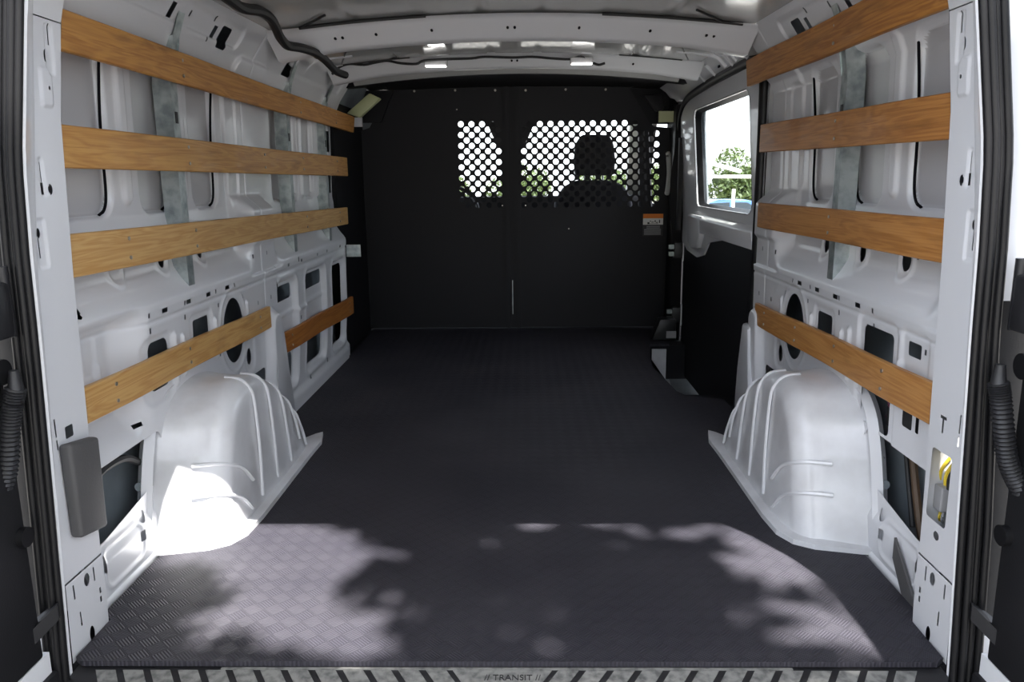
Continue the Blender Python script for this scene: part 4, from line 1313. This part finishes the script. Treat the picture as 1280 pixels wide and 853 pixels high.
# ------------------------------------------------------------ open rear doors
for s, nm, lab in ((-1, 'door_2', 'left rear door swung open, black inner trim'), (1, 'door_3', 'right rear door swung open, white frame and black inner trim')):
    d = structure(nm, lab)
    xo = 0.868 if s > 0 else 0.845
    w2 = M['doorwhite']
    MB().box(s * (xo + 0.02), s * (xo + 0.07), 0.45, 1.285, -0.25, 1.48).bevel(0.01).build('door_shell', w2, d, smooth=True)
    MB().box(s * (xo + 0.004), s * (xo + 0.02), 0.52, 1.283, 0.055, 0.68).bevel(0.004).build('inner_trim', M['black'], d, smooth=True)
    MB().prism([(1.28, 0.80), (1.18, 0.80), (1.13, 0.85), (1.13, 1.30), (1.28, 1.30)], 0, s * (xo + 0.012), s * (xo + 0.022)).bevel(0.004).build('pressed_panel', w2, d, smooth=True)
    hg = bpy.data.objects.new('door_hinge', None)
    COL.objects.link(hg)
    hg.parent = d
    hg.location = (s * (xo + 0.01), 1.30, 0.705)
    MB().box(-0.03, 0.03, -0.05, 0.0, -0.05, 0.045).bevel(0.008).build('hinge_body', M['black'], hg, smooth=True)
    MB().cyl((-s * 0.018, 0.0, 0.01), 2, 0.010, 0.12, 10).build('hinge_pin', M['black'], hg, smooth=True)
    MB().cyl((s * 0.01, -0.03, 0.055), 1, 0.012, 0.03, 10).build('hinge_bolt', M['steel'], hg, smooth=True)
    MB().cyl((s * (xo - 0.002), 1.27, 0.60), 0, 0.022, 0.012, 18).build('bump_stop', M['rubber'], d, smooth=True)
    MB().cyl((s * (xo - 0.002), 1.27, 0.30), 0, 0.018, 0.012, 18).build('bump_stop', M['rubber'], d, smooth=True)
    # check strap
    MB().hexa([(s * (xo - 0.012), 1.33, 0.150), (s * (xo + 0.08), 1.22, 0.075), (s * (xo + 0.08), 1.22, 0.045), (s * (xo - 0.012), 1.33, 0.120),
               (s * (xo - 0.022), 1.30, 0.150), (s * (xo + 0.05), 1.20, 0.075), (s * (xo + 0.05), 1.20, 0.045), (s * (xo - 0.022), 1.30, 0.120)]).build('check_strap', M['black'], d)
    MB().box(s * (xo - 0.005), s * (xo + 0.07), 1.20, 1.31, -0.05, 0.012).bevel(0.008).build('lower_buffer', M['black'], d, smooth=True)
    MB().box(s * (xo + 0.005), s * (xo + 0.02), 1.20, 1.30, 0.012, 0.054).build('lower_panel', w2, d)
    # corrugated hose
    hp = thing('corrugated_hose', (0, 0, 0), 'black corrugated cable hose hanging beside the %s rear door opening' % ('left' if s < 0 else 'right'), 'hose', 'corrugated hoses by the rear doors')
    if s < 0:
        px = [(20, 485), (15, 510), (12, 540), (10, 580), (2, 615), (-16, 650)]
    else:
        px = [(1248, 478), (1251, 500), (1255, 540), (1260, 575), (1272, 605), (1295, 640)]
    cl = spline([tuple(at(u, v, y=1.262)) for u, v in px], 14)
    rs = [0.0175 if (k % 2) else 0.0140 for k in range(len(cl))]
    MB().tube(cl, rs, 10).build('hose_body', M['black'], hp, smooth=True)
    MB().tube([cl[0] + Vector((0, 0, 0.03)), cl[0], cl[1]], [0.008, 0.012, 0.014], 10).build('hose_boot', M['black'], hp, smooth=True)

# ------------------------------------------------------------ outside
gr = structure('ground', 'sunlit asphalt around the van')
gx = [-60, -20, -8, -3, 0, 3, 5, 8, 12, 20, 40, 80]
gy = [-40, -10, 0, 5, 9, 14, 20, 30, 45, 70, 110]


def gz(x, y):
    return -0.66 - 1.25 * min(1, max(0, (math.hypot(x, max(y - 6, 0)) - 6) / 14))


MB().loft([[(x, y, gz(x, y)) for x in np.linspace(-80, 80, 60)] for y in np.linspace(-50, 120, 60)]).build('ground_surface', M['ground'], gr, smooth=True)


def leaves(name, centres, n, size, m, parent, keep=None):
    """leaf blades scattered over clumps: centres = (x, y, z, rx, ry, rz)"""
    c = np.array(centres)
    wgt = (c[:, 3] * c[:, 4] * c[:, 5]) ** (2 / 3)
    idx = RNG.choice(len(c), n, p=wgt / wgt.sum())
    d = RNG.normal(size=(n, 3))
    d /= np.linalg.norm(d, axis=1)[:, None]
    rad = 0.55 + 0.45 * RNG.random(n) ** 0.5
    p = c[idx, :3] + d * rad[:, None] * c[idx, 3:6]
    if keep is not None:
        p = p[keep(p)]
    n = len(p)
    a = RNG.normal(size=(n, 3))
    a /= np.linalg.norm(a, axis=1)[:, None]
    b = np.cross(a, RNG.normal(size=(n, 3)))
    b /= np.linalg.norm(b, axis=1)[:, None]
    sz = size * (0.7 + 0.6 * RNG.random(n))[:, None]
    V = np.stack([p - a * sz, p + b * sz * 0.45, p + a * sz, p - b * sz * 0.45], 1).reshape(-1, 3)
    F = np.arange(4 * n).reshape(-1, 4)
    me = bpy.data.meshes.new(name)
    me.vertices.add(len(V))
    me.vertices.foreach_set('co', V.astype(np.float32).ravel())
    me.loops.add(F.size)
    me.loops.foreach_set('vertex_index', F.astype(np.int32).ravel())
    me.polygons.add(n)
    me.polygons.foreach_set('loop_start', np.arange(0, F.size, 4, dtype=np.int32))
    me.polygons.foreach_set('loop_total', np.full(n, 4, np.int32))
    me.update(calc_edges=True)
    return link(name, me, m, parent)


rr = random.Random(5)
spots = [(-6.8, 60, 2.2, 'tree beyond the windscreen, leftmost of those behind the perforated window'), (-0.6, 66, 2.3, 'tree straight ahead beyond the windscreen'), (5.4, 60, 2.1, 'tree beyond the windscreen, to the left of the headrest'), (11.5, 68, 2.1, 'tree beyond the windscreen, to the right of the headrest'),
         (11.3, 44, 2.45, 'taller green tree at the left edge of the side window'), (16.0, 54, 1.75, 'low bushy tree in the middle of the side window'), (22.0, 64, 1.9, 'bushy tree at the right edge of the side window')]
for x, y, top, lab in spots:
    g0 = gz(x, y)
    tr_ = thing('tree', (x, y, g0), lab, 'tree', 'trees beyond the van')
    hgt = top - g0
    cs = []
    for k in range(9):
        rx = hgt * (0.26 + 0.1 * rr.random())
        cs.append((rr.uniform(-1, 1) * hgt * 0.42, rr.uniform(-1, 1) * hgt * 0.3, hgt * rr.uniform(0.12, 0.62), rx, rx, hgt * 0.26))
    cs.append((0, 0, hgt * 0.74, hgt * 0.25, hgt * 0.25, hgt * 0.26))
    leaves('foliage', cs, 6500, 0.14, M['leaf'], tr_)['kind'] = 'stuff'
    MB().tube([(0, 0, 0), (0.05, 0, hgt * 0.4), (0, 0.05, hgt * 0.7)], [0.12, 0.09, 0.05], 8).build('trunk', M['bark'], tr_, smooth=True)

# white rail fence seen through the side window
rf = thing('rail_fence', (0, 0, 0), 'white two-rail fence outside the side window', 'fence')
A, B = at(868, 199, y=13.0), at(925, 214, y=11.0)
A2, B2 = at(868, 221, y=13.0), at(960, 221, y=9.5)
MB().tube([tuple(A), tuple(B)], 0.028, 8).build('rail', M['rail'], rf)
MB().tube([tuple(A2), tuple(B2)], 0.022, 8).build('rail', M['rail'], rf)
p = at(876, 221, y=12.8)
MB().tube([(p[0], p[1], gz(p[0], p[1])), (p[0], p[1], p[2] + 0.12)], 0.035, 8).build('fence_post', M['rail'], rf)
p = at(917, 240, y=14.0)
MB().tube([(p[0], p[1], gz(p[0], p[1])), (p[0], p[1], p[2] + 0.05)], 0.03, 8).build('fence_post', M['rail'], rf)

# parked blue car beyond it
cx_, cy_, cz_ = [float(q) for q in at(915, 249, y=26)]
gcar = cz_ - 1.42
car = thing('parked_car', (cx_, cy_, gcar), 'blue car parked beyond the white rail in the side window', 'car')
body = [(-2.1, 0.35), (-2.15, 0.75), (-1.9, 0.92), (-1.35, 0.98), (1.1, 0.98), (1.9, 0.86), (2.15, 0.62), (2.12, 0.35)]
MB().prism(body, 1, -0.85, 0.85).bevel(0.06, 2).build('body', M['bluecar'], car, smooth=True)
MB().prism([(-1.5, 0.96), (-0.95, 1.36), (-0.6, 1.42), (0.25, 1.42), (0.55, 1.36), (1.15, 0.96)], 1, -0.72, 0.72).bevel(0.04, 2).build('cabin', M['bluecar'], car, smooth=True)
for s in (-1, 1):
    MB().prism([(-1.3, 1.0), (-0.9, 1.31), (-0.25, 1.34), (-0.25, 1.0)], 1, s * 0.71, s * 0.73).build('side_window', M['carglass'], car)
    MB().prism([(-0.18, 1.0), (-0.18, 1.34), (0.3, 1.33), (0.9, 1.0)], 1, s * 0.71, s * 0.73).build('side_window', M['carglass'], car)
    for x in (-1.35, 1.35):
        wh = MB().cyl((x, s * 0.78, 0.32), 1, 0.32, 0.20, 20).build('wheel', M['tyre'], car, smooth=True)
        MB().cyl((x, s * 0.885, 0.32), 1, 0.19, 0.02, 14).build('hubcap', M['steel'], wh)

# the tree behind the van whose crown lets the sun through in patches
def to_px(P):
    q = P - ORG
    d = q @ FWD
    return 640 + FPX * (q @ RT) / d, 426.5 - FPX * (q @ UPV) / d


def inpoly(u, v, poly):
    c = np.zeros(u.shape, bool)
    for (x0, y0), (x1, y1) in zip(poly, poly[1:] + poly[:1]):
        c ^= ((y0 > v) != (y1 > v)) & (u < (x1 - x0) * (v - y0) / (y1 - y0 + 1e-9) + x0)
    return c


# gaps in the crown, measured where their light lands on the mat (metres)
GAPS_P = [[(186, 690), (205, 655), (330, 638), (395, 650), (460, 668), (465, 700), (430, 735), (492, 775), (480, 828), (350, 828), (290, 790), (235, 806), (225, 770), (290, 740), (240, 712), (170, 725)],
          [(900, 664), (945, 652), (985, 680), (1015, 705), (1084, 762), (1040, 755), (990, 730), (975, 742), (930, 738), (906, 705)],
          [(930, 748), (985, 754), (1085, 766), (1125, 790), (1165, 828), (1085, 828), (1060, 804), (1010, 784), (940, 773)]]
GAPS_E = [(610, 704, 20, 10), (588, 765, 27, 9), (662, 747, 18, 9), (810, 773, 28, 13), (708, 805, 28, 13), (700, 650, 55, 8), (775, 645, 55, 8), (490, 688, 34, 9), (645, 790, 32, 11), (884, 662, 20, 8), (600, 682, 30, 7), (1040, 808, 50, 10), (560, 820, 30, 6)]
poly_w = [[tuple(at(u, v, z=0)[:2]) for u, v in pl] for pl in GAPS_P]
ell_w = []
for u, v, a, b in GAPS_E:
    c0 = at(u, v, z=0)
    ell_w.append((c0[0], c0[1], abs(at(u + a, v, z=0)[0] - c0[0]), abs(at(u, v - b, z=0)[1] - at(u, v + b, z=0)[1]) / 2))
SD = np.array(SUN_T)


def crown_keep(p):
    t = p[:, 2] / -SD[2]
    F = p + SD * t[:, None]
    x, y = F[:, 0], F[:, 1]
    x = x + 0.02 * np.sin(y * 23 + x * 11)
    y = y + 0.02 * np.sin(x * 19)
    lit = np.zeros(len(p), bool)
    for pl in poly_w:
        lit |= inpoly(x, y, pl)
    for cx, cy, a, b in ell_w:
        lit |= ((x - cx) / a) ** 2 + ((y - cy) / b) ** 2 < 1
    lit |= (x < -0.70) & (y > 1.80) & (y < 2.08) & (x > -0.95)
    lit |= (x > 0.81) & (x < 0.97)
    return ~lit


bt = thing('shade_tree', (4.2, -5.5, -0.66), 'leafy shade tree standing behind the van, outside the picture', 'tree')
o0 = np.array([4.2, -5.5, -0.66])
cs = []
for k in range(46):
    q = rr.random() * 2 * math.pi
    d = 3.4 * math.sqrt(rr.random())
    cs.append((0.9 + d * math.cos(q) - o0[0], -1.7 + 0.85 * d * math.sin(q) - o0[1], rr.uniform(5.2, 6.4) - o0[2], 0.8, 0.8, 0.35))
for k in range(14):
    cs.append((0.5 + 0.9 * (k % 5 - 2) * 0.7 - o0[0], -1.2 - 0.45 * (k // 5) - o0[1], 5.6 + 0.2 * (k % 3) - o0[2], 0.75, 0.6, 0.3))
lf = leaves('foliage', cs, 26000, 0.085, M['leafdark'], bt, keep=lambda p: crown_keep(p + o0))
lf['kind'] = 'stuff'
MB().tube(spline([(0, 0, 0), (0.05, 0.05, 2.2), (-0.4, 0.6, 4.0), (-1.5, 1.8, 5.4), (-3.2, 3.3, 6.2)], 5), [0.24, 0.23, 0.22, 0.21, 0.20, 0.2, 0.19, 0.18, 0.17, 0.16, 0.15, 0.13, 0.12, 0.11, 0.10, 0.09, 0.08, 0.07, 0.06, 0.05, 0.04], 10).build('trunk', M['bark'], bt, smooth=True)

# unseen tree row added behind the camera to darken the deep interior
for x, y, hgt, lab in ((-24, -13, 8.5, 'leftmost'), (-14, -16, 9.0, 'second from the left'), (-4.6, -17, 8.0, 'middle left'), (4.8, -16.5, 9.0, 'middle right'), (14.2, -16, 8.5, 'second from the right'), (23.6, -13, 9.0, 'rightmost')):
    t = thing('light_block_tree', (x, y, -0.66), 'dense tree added to block low light, %s of the row behind the photographer, outside the picture' % lab, 'tree', 'added trees behind the photographer')
    cs = [(rr.uniform(-2.2, 2.2), rr.uniform(-1.2, 1.2), hgt * rr.uniform(0.15, 0.85), 1.7, 1.5, 1.5) for q in range(14)]
    leaves('foliage', cs, 2600, 0.42, M['leafdark'], t)['kind'] = 'stuff'
    MB().tube([(0, 0, 0), (0.1, 0, hgt * 0.5), (0, 0, hgt * 0.85)], [0.25, 0.18, 0.06], 8).build('trunk', M['bark'], t, smooth=True)
